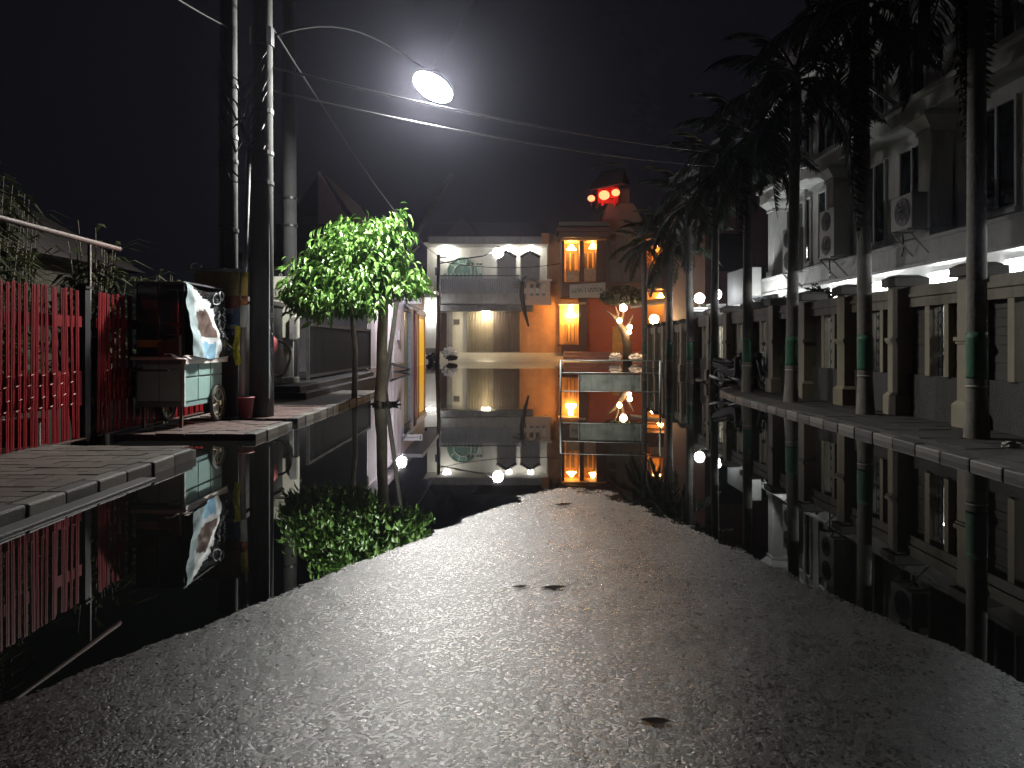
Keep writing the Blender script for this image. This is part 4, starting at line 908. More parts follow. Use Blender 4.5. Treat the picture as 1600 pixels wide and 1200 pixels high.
# ------------------------------------------------------------------ white two-storey shop house
def lamp_globe(t, p, r, mname, col, st, name='lamp'):
    return obj(name, MB().sphere(p, r, 12, 8), emit(mname, col, st), t, smooth=True)
def shophouse():
    D = 62.0; q = lambda px, py, d=D: P(px, py, d)
    X = lambda px: q(px, 0).x; Z = lambda py: q(0, py).z
    t = thing('shophouse', 'white two-storey shophouse with arched balcony window and folding shutter', 'building', (X(740), D, 0.6))
    m_fac = mat('fascia_grey', (0.3, 0.3, 0.29), 0.7, 0.15, 1, 0.05, stain=0.4)
    m_wl = mat('shop_white', (0.68, 0.66, 0.58), 0.7, 0.1, 1.2, 0.05, stain=0.3, stcol=(0.3,0.28,0.22))
    m_peach = mat('peach_wall', (0.5, 0.25, 0.11), 0.75, 0.25, 1.0, 0.08, stain=0.35, stcol=(0.3,0.16,0.09))
    obj('ground_wall', MB().box(X(664), X(729), D, D+0.4, 0.4, Z(478)).box(X(729), X(813), D, D+0.4, Z(487), Z(478)), m_wl, t)
    obj('side_wall', box(X(813), X(877), D-0.02, D+0.4, 0.4, Z(472)), m_peach, t)
    obj('side_wall', box(X(856), X(877), D-0.04, D+0.4, Z(472)+0.005, Z(366)), m_peach, t)
    obj('step', box(X(728), X(815), D-0.7, D-0.05, 0.55, Z(550)-0.02), m_conc, t, bevel=0.02)
    # folding shutter: upright slats
    m_sh = mat('shutter_beige', (0.34, 0.3, 0.23), 0.5, 0.15, 2, 0.03, stain=0.3)
    m_sh2 = mat('shutter_unlit', (0.2, 0.165, 0.15), 0.5, 0.15, 2, 0.03, stain=0.3)  # darker copy for the right half: lamp falloff put into the colour
    sw = (X(813)-X(729))/36
    for k in range(36):
        x = X(729)+k*sw
        obj('slat', MB().prism([(x, D-0.02, Z(550)), (x+sw*0.5, D-0.16, Z(550)), (x+sw, D-0.02, Z(550)), (x+sw*0.5, D+0.02, Z(550))], (0, 0, Z(487.5)-Z(550))), m_sh if k < 18 else m_sh2, t)
    obj('shutter_handle', box(X(768), X(769.5), D-0.16, D-0.095, Z(530), Z(518)), m_steel, t)
    obj('door', box(X(687), X(698), D-0.03, D-0.005, Z(549), Z(489)), m_wood, t)
    obj('pilaster', box(X(699), X(707), D-0.18, D-0.005, Z(552), Z(487)), m_fac, t)
    obj('vent', box(X(709), X(718), D-0.03, D-0.005, Z(507), Z(499)), m_wood, t)
    v = MB()
    for k in range(5): v.box(X(709.6), X(717.4), D-0.06, D-0.031, Z(506.5)+k*0.08, Z(506.5)+k*0.08+0.03)
    obj('vent_slats', v, m_fac, t)
    obj('canopy', MB().box(X(690), X(832), D-1.3, D-0.01, Z(487), Z(484)).box(X(690), X(832), D-1.35, D-1.25, Z(486), Z(478)), mat('canopy_dark', (0.13, 0.13, 0.135), 0.6, 0.5, 2), t)
    # balcony floor, parapet, upper storey
    obj('balcony_slab', box(X(664), X(857), D-1.2, D+0.6, Z(477), Z(460)), m_fac, t, bevel=0.02)
    obj('upper_wall', box(X(664), X(856), D+1.6, D+2.0, Z(478)+0.01, Z(383)), m_wl, t)
    obj('ceiling', box(X(664), X(856), D-1.0, D+2.0, Z(383), Z(381)), m_wl, t)
    obj('roof_fascia', MB().box(X(672), X(848), D-1.3, D-1.0, Z(384), Z(373)), m_fac, t, bevel=0.02)
    obj('roof', MB().prism([(X(660), D-0.9, Z(380.5)), (X(858), D-0.9, Z(380.5)), (X(850), D+5, Z(335)), (X(668), D+5, Z(335))], (0, 0.6, 0.2)), m_roof, t)
    obj('roof_gable', MB().prism([q(692, 372), q(752, 372), q(721, 338)], (0, 5, 0)), m_roof, t)
    obj('corner_block', box(X(845), X(856.5), D-1.4, D-0.9, Z(384), Z(368)), m_peach, t)
    rl = MB().box(X(684), X(812), D-1.18, D-1.1, Z(433.5), Z(432))
    obj('handrail', rl, m_black, t)
    for k in range(46):
        x = X(684)+k*(X(812)-X(684))/46; obj('baluster', box(x, x+0.09, D-1.17, D-1.11, Z(459.5), Z(433.6)), mat('baluster', (0.28, 0.29, 0.31), 0.5), t)
    obj('balcony_screen', box(X(686), X(812), D-1.05, D-1.0, Z(459.5), Z(437)), mat('screen_grey', (0.2, 0.21, 0.23), 0.7, 0.4, 1.5, stretch=(1, 1, 0.2)), t)
    # arched window
    yw = D+1.56; gm = mat('window_green', (0.2, 0.33, 0.27), 0.25, 0.2, 3, 0.0); fm = mat('window_frame_pale', (0.5, 0.58, 0.5), 0.5)
    c = q(721, 424); w = obj('arch_window', MB().add([(c.x, yw-0.02, c.z)]+[(c.x+1.28*math.cos(a), yw-0.02, c.z+1.28*math.sin(a)) for a in [math.pi*i/18 for i in range(19)]], [(0, i+1, i+2) for i in range(18)]), gm, t)
    f = MB().tube([(c.x+1.3*math.cos(a), yw-0.05, c.z+1.3*math.sin(a)) for a in [math.pi*i/18 for i in range(19)]], 0.08, n=6).tube([(c.x+0.75*math.cos(a), yw-0.05, c.z+0.75*math.sin(a)) for a in [math.pi*i/18 for i in range(19)]], 0.05, n=6)
    for a in (36, 72, 108, 144): f.tube([(c.x+0.75*math.cos(R(a)), yw-0.05, c.z+0.75*math.sin(R(a))), (c.x+1.3*math.cos(R(a)), yw-0.05, c.z+1.3*math.sin(R(a)))], 0.045, n=6)
    obj('arch_frame', f, fm, w)
    w2 = obj('window', box(X(690), X(753), yw-0.03, yw-0.01, Z(440), c.z-0.02), gm, t)
    for k in range(11):
        x = X(690)+k*(X(753)-X(690))/10; obj('mullion', box(x-0.05, x+0.05, yw-0.09, yw-0.031, Z(440), Z(409) if k > 6 else c.z-0.02), fm, w2)
    obj('window_head', box(X(728), X(753), yw-0.08, yw-0.031, Z(411), Z(408.5)), m_wood, t)
    # two gabled bays with grey blinds
    bm = mat('blind_grey', (0.3, 0.29, 0.29), 0.7, 0.15, 2, 0.05); pm = mat('bay_post', (0.45, 0.44, 0.43), 0.6)
    for a, b in ((778, 805), (815, 842)):
        xm = (a+b)/2
        bl = obj('blind', MB().prism([q(a, 450), q(b, 450), q(b, 400), q(xm, 394), q(a, 400)], (0, 0.06, 0)), bm, t)
        fr = MB().tube([q(a-2, 402)+Vector((0,-.05,0)), q(xm, 393)+Vector((0,-.05,0)), q(b+2, 402)+Vector((0,-.05,0))], 0.13, n=6)
        obj('gable_trim', fr, mat('trim_dark', (0.07, 0.065, 0.065), 0.6), bl)
        obj('bay_post', MB().box(X(a-2), X(a), D-0.1, D+0.06, Z(452), Z(401)).box(X(b), X(b+2), D-0.1, D+0.06, Z(452), Z(401)), pm, bl)
    # corner planter with three square holes
    y0 = D-1.3; a, b = X(822), X(858); pl = MB(); zz = [Z(470), Z(464), Z(446), Z(441)]
    hx = [X(827), X(833), X(836), X(842), X(845.5), X(851)]
    pl.box(a, b, y0-0.3, y0, zz[0], zz[1]).box(a, b, y0-0.3, y0, zz[2], zz[3])
    for s, e in ((a, hx[0]), (hx[1], hx[2]), (hx[3], hx[4]), (hx[5], b)): pl.box(s, e, y0-0.29, y0-0.01, zz[1]+0.002, zz[2]-0.002)
    obj('corner_parapet', pl, mat('parapet_peach', (0.55, 0.4, 0.32), 0.7, 0.1), t)
    obj('parapet_cap', box(X(846), X(861), y0-0.4, y0+0.1, zz[3]+0.002, zz[3]+0.12), m_white, t)
    obj('corner_slab', box(a-0.1, b+0.1, y0-0.35, y0+0.3, Z(478), zz[0]-0.005), mat('parapet_peach', (0.55, 0.4, 0.32)), t)
    aw = MB()
    for (p, r) in (((800, 443), (826, 437)), ((803, 448), (827, 439)), ((826, 436), (845, 444))): aw.tube([q(*p, D-1.8), q(*r, D-1.9)], 0.09, n=5)
    obj('awning_rods', aw, m_steel, t)
    # lamps of the house
    lamp_globe(t, q(698, 386, D+0.9), 0.34, 'balcony_light', (1, 0.97, 0.92), 50)
    lamp_globe(t, q(795, 388, D+0.9), 0.24, 'balcony_light', (1, 0.97, 0.92), 50)
    lamp_globe(t, q(829, 388, D+0.9), 0.24, 'balcony_light', (1, 0.97, 0.92), 50)
    obj('wall_light', MB().box(X(754), X(766), D-0.8, D-0.68, Z(489.5), Z(487.8)), emit('shop_light', (1, 0.84, 0.55), 650), t)
shophouse()
def flag():
    a = P(816, 462, 59.9); pts = [(816, 440), (815, 462), (819, 485), (826, 510)]
    mb = MB()
    for k, (x, y) in enumerate(pts):
        for s in range(5): p = P(x+(s-2)*1.5*(1.1 if k < 3 else 0.5), y, 59.9+0.06*math.sin(s*1.7+k)); mb.v.append(tuple(p))
    mb.f = [(j*5+i, j*5+i+1, (j+1)*5+i+1, (j+1)*5+i) for j in range(3) for i in range(4)]
    t = thing('hanging_flag', 'dark folded flag hanging at the shophouse balcony corner', 'flag', a)
    obj('cloth', mb, mat('flag_dark', (0.03, 0.022, 0.025), 0.8), t, smooth=True)
    obj('staff', tube([P(815, 462, 60), P(817, 436, 60.1), P(822, 432, 60.3)], 0.05, n=6), m_black, t)
flag()

# ------------------------------------------------------------------ left row building with yellow doorway
def left_row():
    x = -5.75; t = thing('corner_shop', 'narrow white corner shop with teal door and yellow striped doorway', 'building', (x, 42, 0))
    wp = mat('shop_pinkwhite', (0.66, 0.6, 0.64), 0.65, 0.1, 1, 0.05, stain=0.35, stcol=(0.3,0.26,0.28))
    Y = lambda px: x*1200/(px-800)
    y0, y1 = 30.5, 50.3
    obj('wall', MB().box(x-4, x, y0, Y(631), -0.1, 4.4).box(x-4, x, Y(644), Y(646), -0.1, 4.4).box(x-4, x, Y(631), Y(644), 3.1, 4.4), wp, t)
    obj('teal_door', box(x-0.2, x-0.12, Y(631), Y(641), -0.1, 3.09), mat('door_teal', (0.08, 0.2, 0.19), 0.4), t)
    obj('door_frame', box(x-0.15, x+0.03, Y(641)+0.02, Y(644)-0.02, -0.1, 3.095), mat('frame_blue', (0.35, 0.42, 0.5), 0.5), t)
    obj('purple_pillar', box(x-0.3, x+0.08, Y(646)+0.05, Y(650), -0.1, 3.5), mat('pillar_purple', (0.22, 0.05, 0.13), 0.5), t)
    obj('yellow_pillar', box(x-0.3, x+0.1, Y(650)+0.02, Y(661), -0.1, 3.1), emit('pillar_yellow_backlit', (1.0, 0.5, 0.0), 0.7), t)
    obj('pillar_head', box(x-0.3, x+0.16, Y(646.5), y1, 3.11, 3.42), wp, t)
    obj('lintel', box(x-4, x+0.02, Y(646)+0.01, y1, 3.52, 4.4), wp, t)
    obj('canopy', box(x-4, x+1.1, 40, y1+0.5, 4.41, 4.6), mat('canopy_grey2', (0.25, 0.25, 0.26), 0.6), t)
    obj('roof', box(x-5, x+0.3, y0-0.3, y1+0.3, 4.61, 4.9), m_roof, t)
    r = MB()
    for k in range(22): yy = y0+0.3+k*0.46; r.box(x+0.002, x+0.02, yy, yy+0.16, 0.4, 4.3) if yy < Y(631)-0.3 else None
    obj('wall_ribs', r, wp, t)
    obj('downpipe', tube([(x+0.06, Y(611), 0.0), (x+0.06, Y(611), 4.3)], 0.05, n=8), mat('pipe_grey', (0.35, 0.33, 0.35), 0.6), t)
    obj('awning_flap', MB().prism([(x+0.01, Y(626), 3.75), (x+0.45, Y(626), 3.15), (x+0.45, Y(642), 3.15), (x+0.01, Y(642), 3.75)], (0, 0, 0.05)), mat('flap_grey', (0.4, 0.39, 0.4), 0.6, 0.3, 3, stain=0.4), t)
    obj('meter_box', box(x+0.002, x+0.16, Y(620), Y(620)+0.5, 1.5, 2.0), mat('pipe_grey', (0.35, 0.33, 0.35)), t)
    obj('skirting', box(x+0.002, x+0.05, y0, Y(630.5), -0.1, 0.32), mat('skirt_grey', (0.26, 0.23, 0.25), 0.6, 0.3, 3, stain=0.5), t)
    obj('pillar_frame', MB().box(x+0.1, x+0.16, Y(650)+0.02, Y(651.2), -0.1, 3.1).box(x+0.1, x+0.16, Y(659.8), Y(661), -0.1, 3.1).box(x+0.1, x+0.15, Y(651.2), Y(659.8), 2.9, 3.1), mat('frame_orange', (0.45, 0.2, 0.02), 0.5), t)
    br = thing('wall_bracket', 'dark triangular bracket on the corner shop wall behind the tree trunk', 'bracket', (x+0.05, 36.5, 0.1))
    obj('arm', MB().tube([(x+0.02, 36.0, 0.42), (x+0.9, 36.3, 0.12), (x+0.02, 36.6, -0.05)], 0.06, n=5), m_black, br)
    s = thing('shop_sign', 'small pale sign lightbox above the teal door', 'sign', (x+0.5, 44, 4))
    a, b = P(625, 465, 40.5), P(660, 475, 40.5)
    obj('box', box(a.x, b.x, 40.4, 40.6, b.z, a.z), mat('sign_white', (0.65, 0.65, 0.66), 0.5), s, bevel=0.01)
    dk = mat('sign_mark', (0.08, 0.08, 0.09), 0.5)
    for p0, p1 in ((627, 629), (656, 658.5)): obj('mark', box(P(p0, 0, 40.5).x, P(p1, 0, 40.5).x, 40.385, 40.398, b.z+0.08, a.z-0.06), dk, s)
    obj('line', box(P(631, 0, 40.5).x, P(654, 0, 40.5).x, 40.385, 40.398, b.z+0.15, b.z+0.19), dk, s)
    # lit white wall at the end of the row, facing the camera, under its own lamp
    e = thing('end_wall', 'overexposed white lit wall between the yellow doorway and the black pole', 'wall', (-6.4, 60.5, 0.4))
    obj('wall', box(P(655, 0, 60.5).x, P(684, 0, 60.5).x, 60.5, 60.8, 0.2, 5.2), m_white, e)
    obj('ledge', box(P(655, 0, 60.2).x, P(684, 0, 60.2).x, 60.3, 60.49, 0.2, 1.0), m_conc, e)
    obj('wall_lamp', MB().box(P(666, 0, 60).x, P(680, 0, 60).x, 60.0, 60.15, P(0, 490, 60).z, P(0, 487.5, 60).z), emit('endwall_light', (1, 0.98, 0.94), 130), e)
    lp = lamp_globe(t, Vector((x+0.85, 34.0, 3.9)), 0.22, 'row_light', (1, 0.94, 0.97), 650)
    obj('lamp_bracket', tube([(x, 34, 4.3), (x+0.8, 34, 4.3), (x+0.85, 34, 4.1)], 0.02, n=5), m_black, t)
left_row()

# ------------------------------------------------------------------ orange lit temple-style house
def temple_house():
    D = 60.5; q = lambda px, py, d=D: P(px, py, d); X = lambda px, d=D: q(px, 0, d).x; Z = lambda py, d=D: q(0, py, d).z
    t = thing('temple_house', 'brown and orange temple-style house with warm lit balconies and a grey tower', 'building', (X(940), D, 0.7))
    br = mat('house_brown', (0.11, 0.05, 0.04), 0.6, 0.2, 1, 0.05); om = mat('house_orange', (0.5, 0.25, 0.08), 0.65, 0.12, 1, 0.05, stain=0.2, stcol=(0.25,0.1,0.04))
    rm = mat('house_red', (0.45, 0.075, 0.02), 0.6, 0.15, 1.2, 0.06); gm = mat('tower_grey', (0.15, 0.13, 0.11), 0.75, 0.12, 1, 0.05, stain=0.35)
    wl = emit('warm_lamp', (1.0, 0.5, 0.13), 80)
    # back walls
    obj('upper_back_wall', box(X(876), X(945), D+1.6, D+1.9, Z(441), Z(366)), om, t)
    obj('lower_back_wall', box(X(876), X(916), D+1.2, D+1.5, 0.4, Z(466)), om, t)
    obj('red_wall', box(X(917), X(957), D, D+0.3, 0.4, Z(466)), rm, t)
    obj('red_wall', box(X(973), X(1006), D, D+0.3, 0.4, Z(466)), rm, t)
    obj('door', box(X(957)+0.02, X(973)-0.02, D+0.1, D+0.2, 0.7, Z(510)), mat('door_orange', (0.6, 0.3, 0.05), 0.5), t)
    obj('door_head', box(X(957), X(973), D+0.02, D+0.3, Z(510)+0.01, Z(466)), rm, t)
    for k in range(4): obj('door_board', box(X(958), X(972), D+0.06, D+0.095, 0.9+k*0.5, 1.3+k*0.5), mat('door_orange', (0.6, 0.3, 0.05)), t)
    # posts and beams of the balcony
    for a, b in ((877, 881), (905, 911.5), (931, 946)): obj('post', box(X(a), X(b), D-0.5, D+1.59, Z(441), Z(378)), br, t)
    obj('post', box(X(903.5), X(916.5), D-0.45, D-0.01, 0.5, Z(466)), br, t)
    obj('balcony_beam', box(X(876), X(1000), D-0.9, D+1.2, Z(466), Z(442)), br, t, bevel=0.03)
    obj('upper_ceiling', box(X(876), X(946), D-0.9, D+1.9, Z(377.5), Z(375)), om, t)
    obj('eave', MB().box(X(872), X(950), D-1.4, D+2, Z(374.5), Z(366)).box(X(868), X(948), D-1.7, D+2, Z(365.5), Z(360)), br, t, bevel=0.03)
    obj('eave', MB().box(X(872), X(950), D-1.2, D+2, Z(356), Z(350)), gm, t, bevel=0.03)
    for a, b, c in ((884, 904, 424), (912, 930, 420)):
        obj('balcony_parapet', box(X(a), X(b), D-0.45, D-0.2, Z(440), Z(c)), mat('parapet_orange', (0.5, 0.32, 0.2), 0.65), t, bevel=0.02)
        for k in range(2):
            xx = X(a+2.5+k*8); w = obj('window', box(xx, xx+0.3, D+1.55, D+1.598, Z(422), Z(392)), m_wood, t)
            obj('frame', MB().box(xx-0.06, xx, D+1.5, D+1.6, Z(423), Z(391)).box(xx+0.3, xx+0.36, D+1.5, D+1.6, Z(423), Z(391)), mat('window_orange', (0.6, 0.35, 0.12), 0.5), w)
    def shade(px, py, d, w, h):
        c = q(px, py, d)
        l = obj('ceiling_lamp', MB().lathe(c.x, c.y, [(w, -h*0.5), (w*0.75, -h*0.35), (0.08, h*0.5)], 14, c.z), wl, t)
        return l
    shade(893, 386, D+0.4, 0.42, 0.4); shade(926, 384, D+0.4, 0.3, 0.4)
    # lower window with lamp
    obj('window_lamp', MB().lathe(X(893), D+0.7, [(0.42, Z(495)), (0.4, Z(491)), (0.2, Z(488)), (0.16, Z(478))], 14), emit('warm_lamp_strong', (1.0, 0.52, 0.14), 115), t)
    for k in range(3):
        xx = X(885.5+k*5.6); w = obj('shutter', box(xx, xx+0.24, D+1.1, D+1.17, Z(535), Z(501)), mat('shutter_orange', (0.55, 0.3, 0.1), 0.5), t)
        obj('louvre_strip', box(xx+0.08, xx+0.16, D+1.05, D+1.098, Z(533), Z(503)), m_wood, w)
    obj('window_sill', MB().box(X(872), X(912), D-0.6, D+0.9, Z(541), Z(538)).box(X(877), X(906), D-0.5, D+0.9, 0.6, Z(541)-0.01), br, t, bevel=0.02)
    obj('lower_canopy', box(X(873), X(914), D-0.7, D+1.1, Z(476), Z(473)), mat('parapet_orange', (0.5, 0.32, 0.2)), t)
    obj('terrace_rail', MB().box(X(900), X(956), D-1.5, D-1.3, Z(552), Z(550)).box(X(888), X(956), D-1.7, D-1.55, Z(556), Z(554)), br, t)
    # grey tower with three square windows
    obj('tower', box(X(946), X(1000), D-0.2, D+5, Z(441), Z(345)), gm, t)
    obj('tower_top', MB().prism([q(940, 345), q(1004, 345), q(990, 318), q(950, 318)], (0, 5, 0)), gm, t)
    for k in range(3): obj('tower_window', box(X(953), X(962), D-0.26, D-0.203, Z(378+k*14), Z(368+k*14)), br, t)
    obj('tower_pilaster', box(X(946.2), X(951), D-0.34, D-0.202, Z(441), Z(346)), gm, t)
    # red lantern loft under a pagoda roof
    ey = D-0.6; red = mat('loft_red', (0.55, 0.03, 0.03), 0.5)
    obj('loft_box', MB().box(X(934), X(966), D-0.1, D+2, Z(318), Z(292)), red, t)
    obj('loft_frame', MB().box(X(939), X(942), D-0.4, D-0.12, Z(323), Z(311)).box(X(958), X(961), D-0.4, D-0.12, Z(323), Z(311)).box(X(939), X(961), D-0.4, D-0.12, Z(311)+0.01, Z(308)), red, t)
    obj('pagoda_roof', MB().add([q(918, 298, D-1.8), q(972, 286, D-1.8), q(985, 289, D+3), q(920, 296, D+3), q(940, 268, D), q(975, 262, D)], [(0,1,5,4), (1,2,5), (2,3,4,5), (3,0,4), (0,3,2,1)]), m_roof, t)
    obj('ridge', MB().tube([q(925, 262, D), q(945, 258, D), q(975, 255, D)], 0.12, n=5), m_roof, t)
    obj('tower_neck', box(X(938), X(985), D+0.5, D+4, Z(318.5), Z(292)), gm, t)
    # right wing
    W = D+0.8
    obj('wing_wall', box(X(1000, W)+0.02, X(1100, W), W+1.5, W+1.8, 0.3, Z(360, W)), br, t)
    for za, zb in ((452, 430), (375, 360)): obj('wing_slab', box(X(1001, W), X(1100, W), W-0.6, W+1.49, Z(za, W), Z(zb, W)), br, t)
    obj('wing_red_column', box(X(1001, W), X(1009, W), W-0.5, W+1.4, Z(429.5, W), Z(376, W)), rm, t)
    for a, b in ((1016, 1036), (1056, 1078)):
        obj('wing_recess', box(X(a, W), X(b, W), W+1.4, W+1.49, Z(414, W), Z(380, W)), om, t)
        obj('balcony_parapet', box(X(a-1, W), X(b+1, W), W-0.5, W-0.3, Z(429.5, W), Z(413, W)), mat('parapet_orange', (0.5, 0.32, 0.2)), t)
        obj('window', box(X(a+4, W), X(a+8, W), W+1.3, W+1.398, Z(404, W), Z(388, W)), m_wood, t)
        c = q((a+b)/2, 381, W+0.6); obj('ceiling_lamp', MB().lathe(c.x, c.y, [(0.35, -0.15), (0.28, -0.08), (0.06, 0.2)], 12, c.z), wl, t)
    obj('wing_lower_wall', box(X(1010, W), X(1046, W), W+1.3, W+1.49, 0.4, Z(455, W)), om, t)
    c = q(1032, 462, W+0.5); obj('ceiling_lamp', MB().lathe(c.x, c.y, [(0.3, -0.15), (0.24, -0.08), (0.06, 0.2)], 12, c.z), wl, t)
    obj('porch_roof', MB().prism([q(985, 482, D-1.5), q(1040, 474, D-1.5), q(1040, 468, D-0.2), q(985, 476, D-0.2)], (0, 0, 0.15)), m_white, t)
    # sign band
    s = thing('house_sign', 'long pale sign with dark lettering above the temple house entrance', 'sign', (X(918), D-1, Z(455)))
    obj('board', MB().prism([q(890, 465.5, D-0.98), q(946, 465, D-0.98), q(946, 441, D-0.98), q(890, 445, D-0.98)], (0, 0.06, 0)), mat('sign_grey', (0.42, 0.4, 0.36), 0.6, 0.12, 2, 0.02), s)
    rng = random.Random(3); px = 893.5; k = 0
    while px < 941:
        if k not in (7, 9):
            w = rng.uniform(1.6, 2.4); mb = MB(); y = 454.5-(px-893)*0.05
            mb.prism([q(px, y+3, D-1.0), q(px+w*0.35, y+3, D-1.0), q(px+w*0.35, y-3, D-1.0), q(px, y-3, D-1.0)], (0, 0.015, 0))
            z = rng.choice((-2.6, -0.4, 2.0)); mb.prism([q(px+w*.36, y+z+.8, D-1.0), q(px+w, y+z+.8, D-1.0), q(px+w, y+z-.6, D-1.0), q(px+w*.36, y+z-.6, D-1.0)], (0, 0.015, 0))
            obj('letter', mb, mat('letter_dark', (0.06, 0.055, 0.05), 0.6), s)
        px += 2.6; k += 1
    # red lanterns
    for i, (a, b, r, lab) in enumerate(((924, 310, 0.28, 'small glowing red lantern at the left below the pagoda roof'), (944, 305, 0.42, 'largest glowing red lantern, in the middle below the pagoda roof'), (962, 301, 0.32, 'glowing red lantern at the right below the pagoda roof'))):
        c = q(a, b, D-0.9); l = thing('red_lantern', lab, 'lantern', c, 'red lanterns below the pagoda roof')
        obj('shade', MB().sphere(c, r, 14, 8, 0.85), emit('lantern_red', (1.0, 0.13, 0.05), 6), l, smooth=True)
        obj('cap', MB().lathe(c.x, c.y, [(r*0.4, r*0.8), (r*0.4, r*0.98)], 10, c.z), m_black, l); obj('cord', tube([c+Vector((0,0,r)), c+Vector((0, 0, r+0.5))], 0.02, n=4), m_black, l)
        obj('tassel', tube([c-Vector((0,0,r*0.85)), c-Vector((0, 0, r+0.35))], 0.03, n=5), red, l)
temple_house()
# lantern tree in front of the temple house
def lantern_tree():
    D = 54; b = P(979, 563, D); c = P(972, 466, D)
    t = thing('lantern_tree', 'dark umbrella-shaped tree hung with lit globes before the orange house', 'tree', (b.x, D, b.z))
    obj('trunk', MB().tube([P(980, 568, D), P(980, 540, D), P(977, 522, D), P(969, 508, D), P(963, 498, D)], [0.34, 0.31, 0.3, 0.22, 0.14], n=10), mat('dark_bark', (0.06, 0.045, 0.03), 0.85, 0.4, 3), t, smooth=True)
    br = MB()
    for a, bb in (((972, 510), (951, 488)), ((966, 500), (947, 486)), ((976, 515), (990, 492)), ((970, 505), (975, 480)), ((968, 504), (961, 478))): br.tube([P(*a, D), P((a[0]+bb[0])/2+1, (a[1]+bb[1])/2, D-0.1), P(*bb, D-0.3)], [0.12, 0.09, 0.04], n=6)
    obj('branches', br, mat('dark_bark', (0.06, 0.045, 0.03)), t)
    rng = random.Random(4); mb = MB()
    for i in range(2600):
        u, v = rng.uniform(-1, 1), rng.uniform(-1, 1)
        if u*u+v*v > 1: continue
        p = c+Vector((u*1.55, v*1.5, (1-u*u*0.7)*0.85*rng.uniform(-0.55, 1))); l = rng.uniform(0.08, 0.2)
        w = Vector((rng.gauss(0,1), rng.gauss(0,1), rng.gauss(0,1))).normalized()*l; z = Vector((rng.gauss(0,1), rng.gauss(0,1), rng.gauss(0,1))).normalized()*l*0.5
        mb.add([p-w, p+z, p+w, p-z], [(0,1,2,3)])
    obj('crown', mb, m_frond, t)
    for a, bb, r, lab in ((974, 481, 0.26, 'topmost bright globe hung in the umbrella-shaped tree'), (968, 501, 0.17, 'middle bright globe on the left of the lantern tree trunk'), (984, 511, 0.17, 'upper of two small globes right of the lantern tree trunk'), (983, 519, 0.15, 'lowest small globe right of the lantern tree trunk')):
        p = P(a, bb, D-0.5); l = thing('tree_globe', lab, 'lamp', p, 'lit globes in the lantern tree')
        obj('globe', MB().sphere(p, r, 12, 8), emit('tree_globe_light', (1.0, 0.64, 0.32), 75), l, smooth=True); obj('cord', tube([p+Vector((0,0,r)), p+Vector((0,0.2,r+0.5))], 0.02, n=4), m_black, l)
lantern_tree()
def pillar_lamp():
    D = 50; p = P(1022, 499, D)
    t = thing('red_pillar_lamp', 'lit warm globe on a red tapering pillar behind the far palms', 'lamp', (p.x, D, 0))
    obj('pillar', MB().lathe(p.x, D, [(0.2, 0.0), (0.2, 0.2), (0.16, 0.3), (0.2, p.z-0.4), (0.12, p.z-0.3)], 12), mat('pillar_red', (0.5, 0.05, 0.05), 0.5), t, smooth=True)
    obj('globe', MB().sphere(p, 0.3, 12, 8), emit('pillar_light', (1.0, 0.62, 0.28), 110), t, smooth=True)
pillar_lamp()
# black lamp pole with hanging lamp in the middle distance
def far_pole():
    D = 49; x = P(685, 0, D).x
    t = thing('lamp_pole', 'thin black pole with a lit lamp on a long wire arm before the shophouse', 'street lamp', (x, D, 0))
    obj('pole', MB().tube([(x-0.08, D, -0.2), (x+0.03, D, 3.5), (x, D, P(0, 398, D).z)], [0.15, 0.13, 0.11], n=10), m_black, t, smooth=True)
    p = P(778, 395, D)
    obj('arm', tube([P(686, 412, D), P(720, 405, D), P(755, 400, D), p+Vector((0, 0, 0.22))], 0.045, n=6), m_black, t, smooth=True)
    obj('lamp', MB().sphere(p, 0.33, 14, 8), emit('far_lamp', (1, 0.97, 0.93), 170), t, smooth=True)
    obj('lamp_cap', MB().lathe(p.x, D, [(0.2, 0.27), (0.08, 0.4)], 12, p.z), m_black, t)
    obj('crossarm', MB().box(P(683, 0, D).x, P(698, 0, D).x, D-0.05, D+0.05, P(0, 403, D).z, P(0, 401, D).z), m_black, t)
    obj('insulator_box', MB().box(P(680, 0, D).x, P(684, 0, D).x, D-0.1, D+0.1, P(0, 430, D).z, P(0, 418, D).z), m_black, t)
far_pole()
# reddish building on the right behind the gate
def red_block():
    t = thing('brown_building', 'dim reddish brown building beyond the gate lamps on the right', 'building', (12, 44, 0))
    m = mat('block_brown', (0.09, 0.045, 0.045), 0.75, 0.15, 0.6, 0.05, stain=0.3)
    obj('wall', box(10.3, 22, 41, 52, -0.1, 9.5), m, t); obj('roof', box(10.0, 22.3, 40.7, 52.3, 9.51, 9.8), m_roof, t)
    for k in range(3):
        w = obj('window', box(11+k*2.6, 12.3+k*2.6, 40.96, 40.995, 5.2, 7.2), m_pane, t); obj('frame', MB().box(10.93+k*2.6, 11+k*2.6, 40.93, 40.998, 5.1, 7.3).box(12.3+k*2.6, 12.37+k*2.6, 40.93, 40.998, 5.1, 7.3), m_wood, w)
red_block()

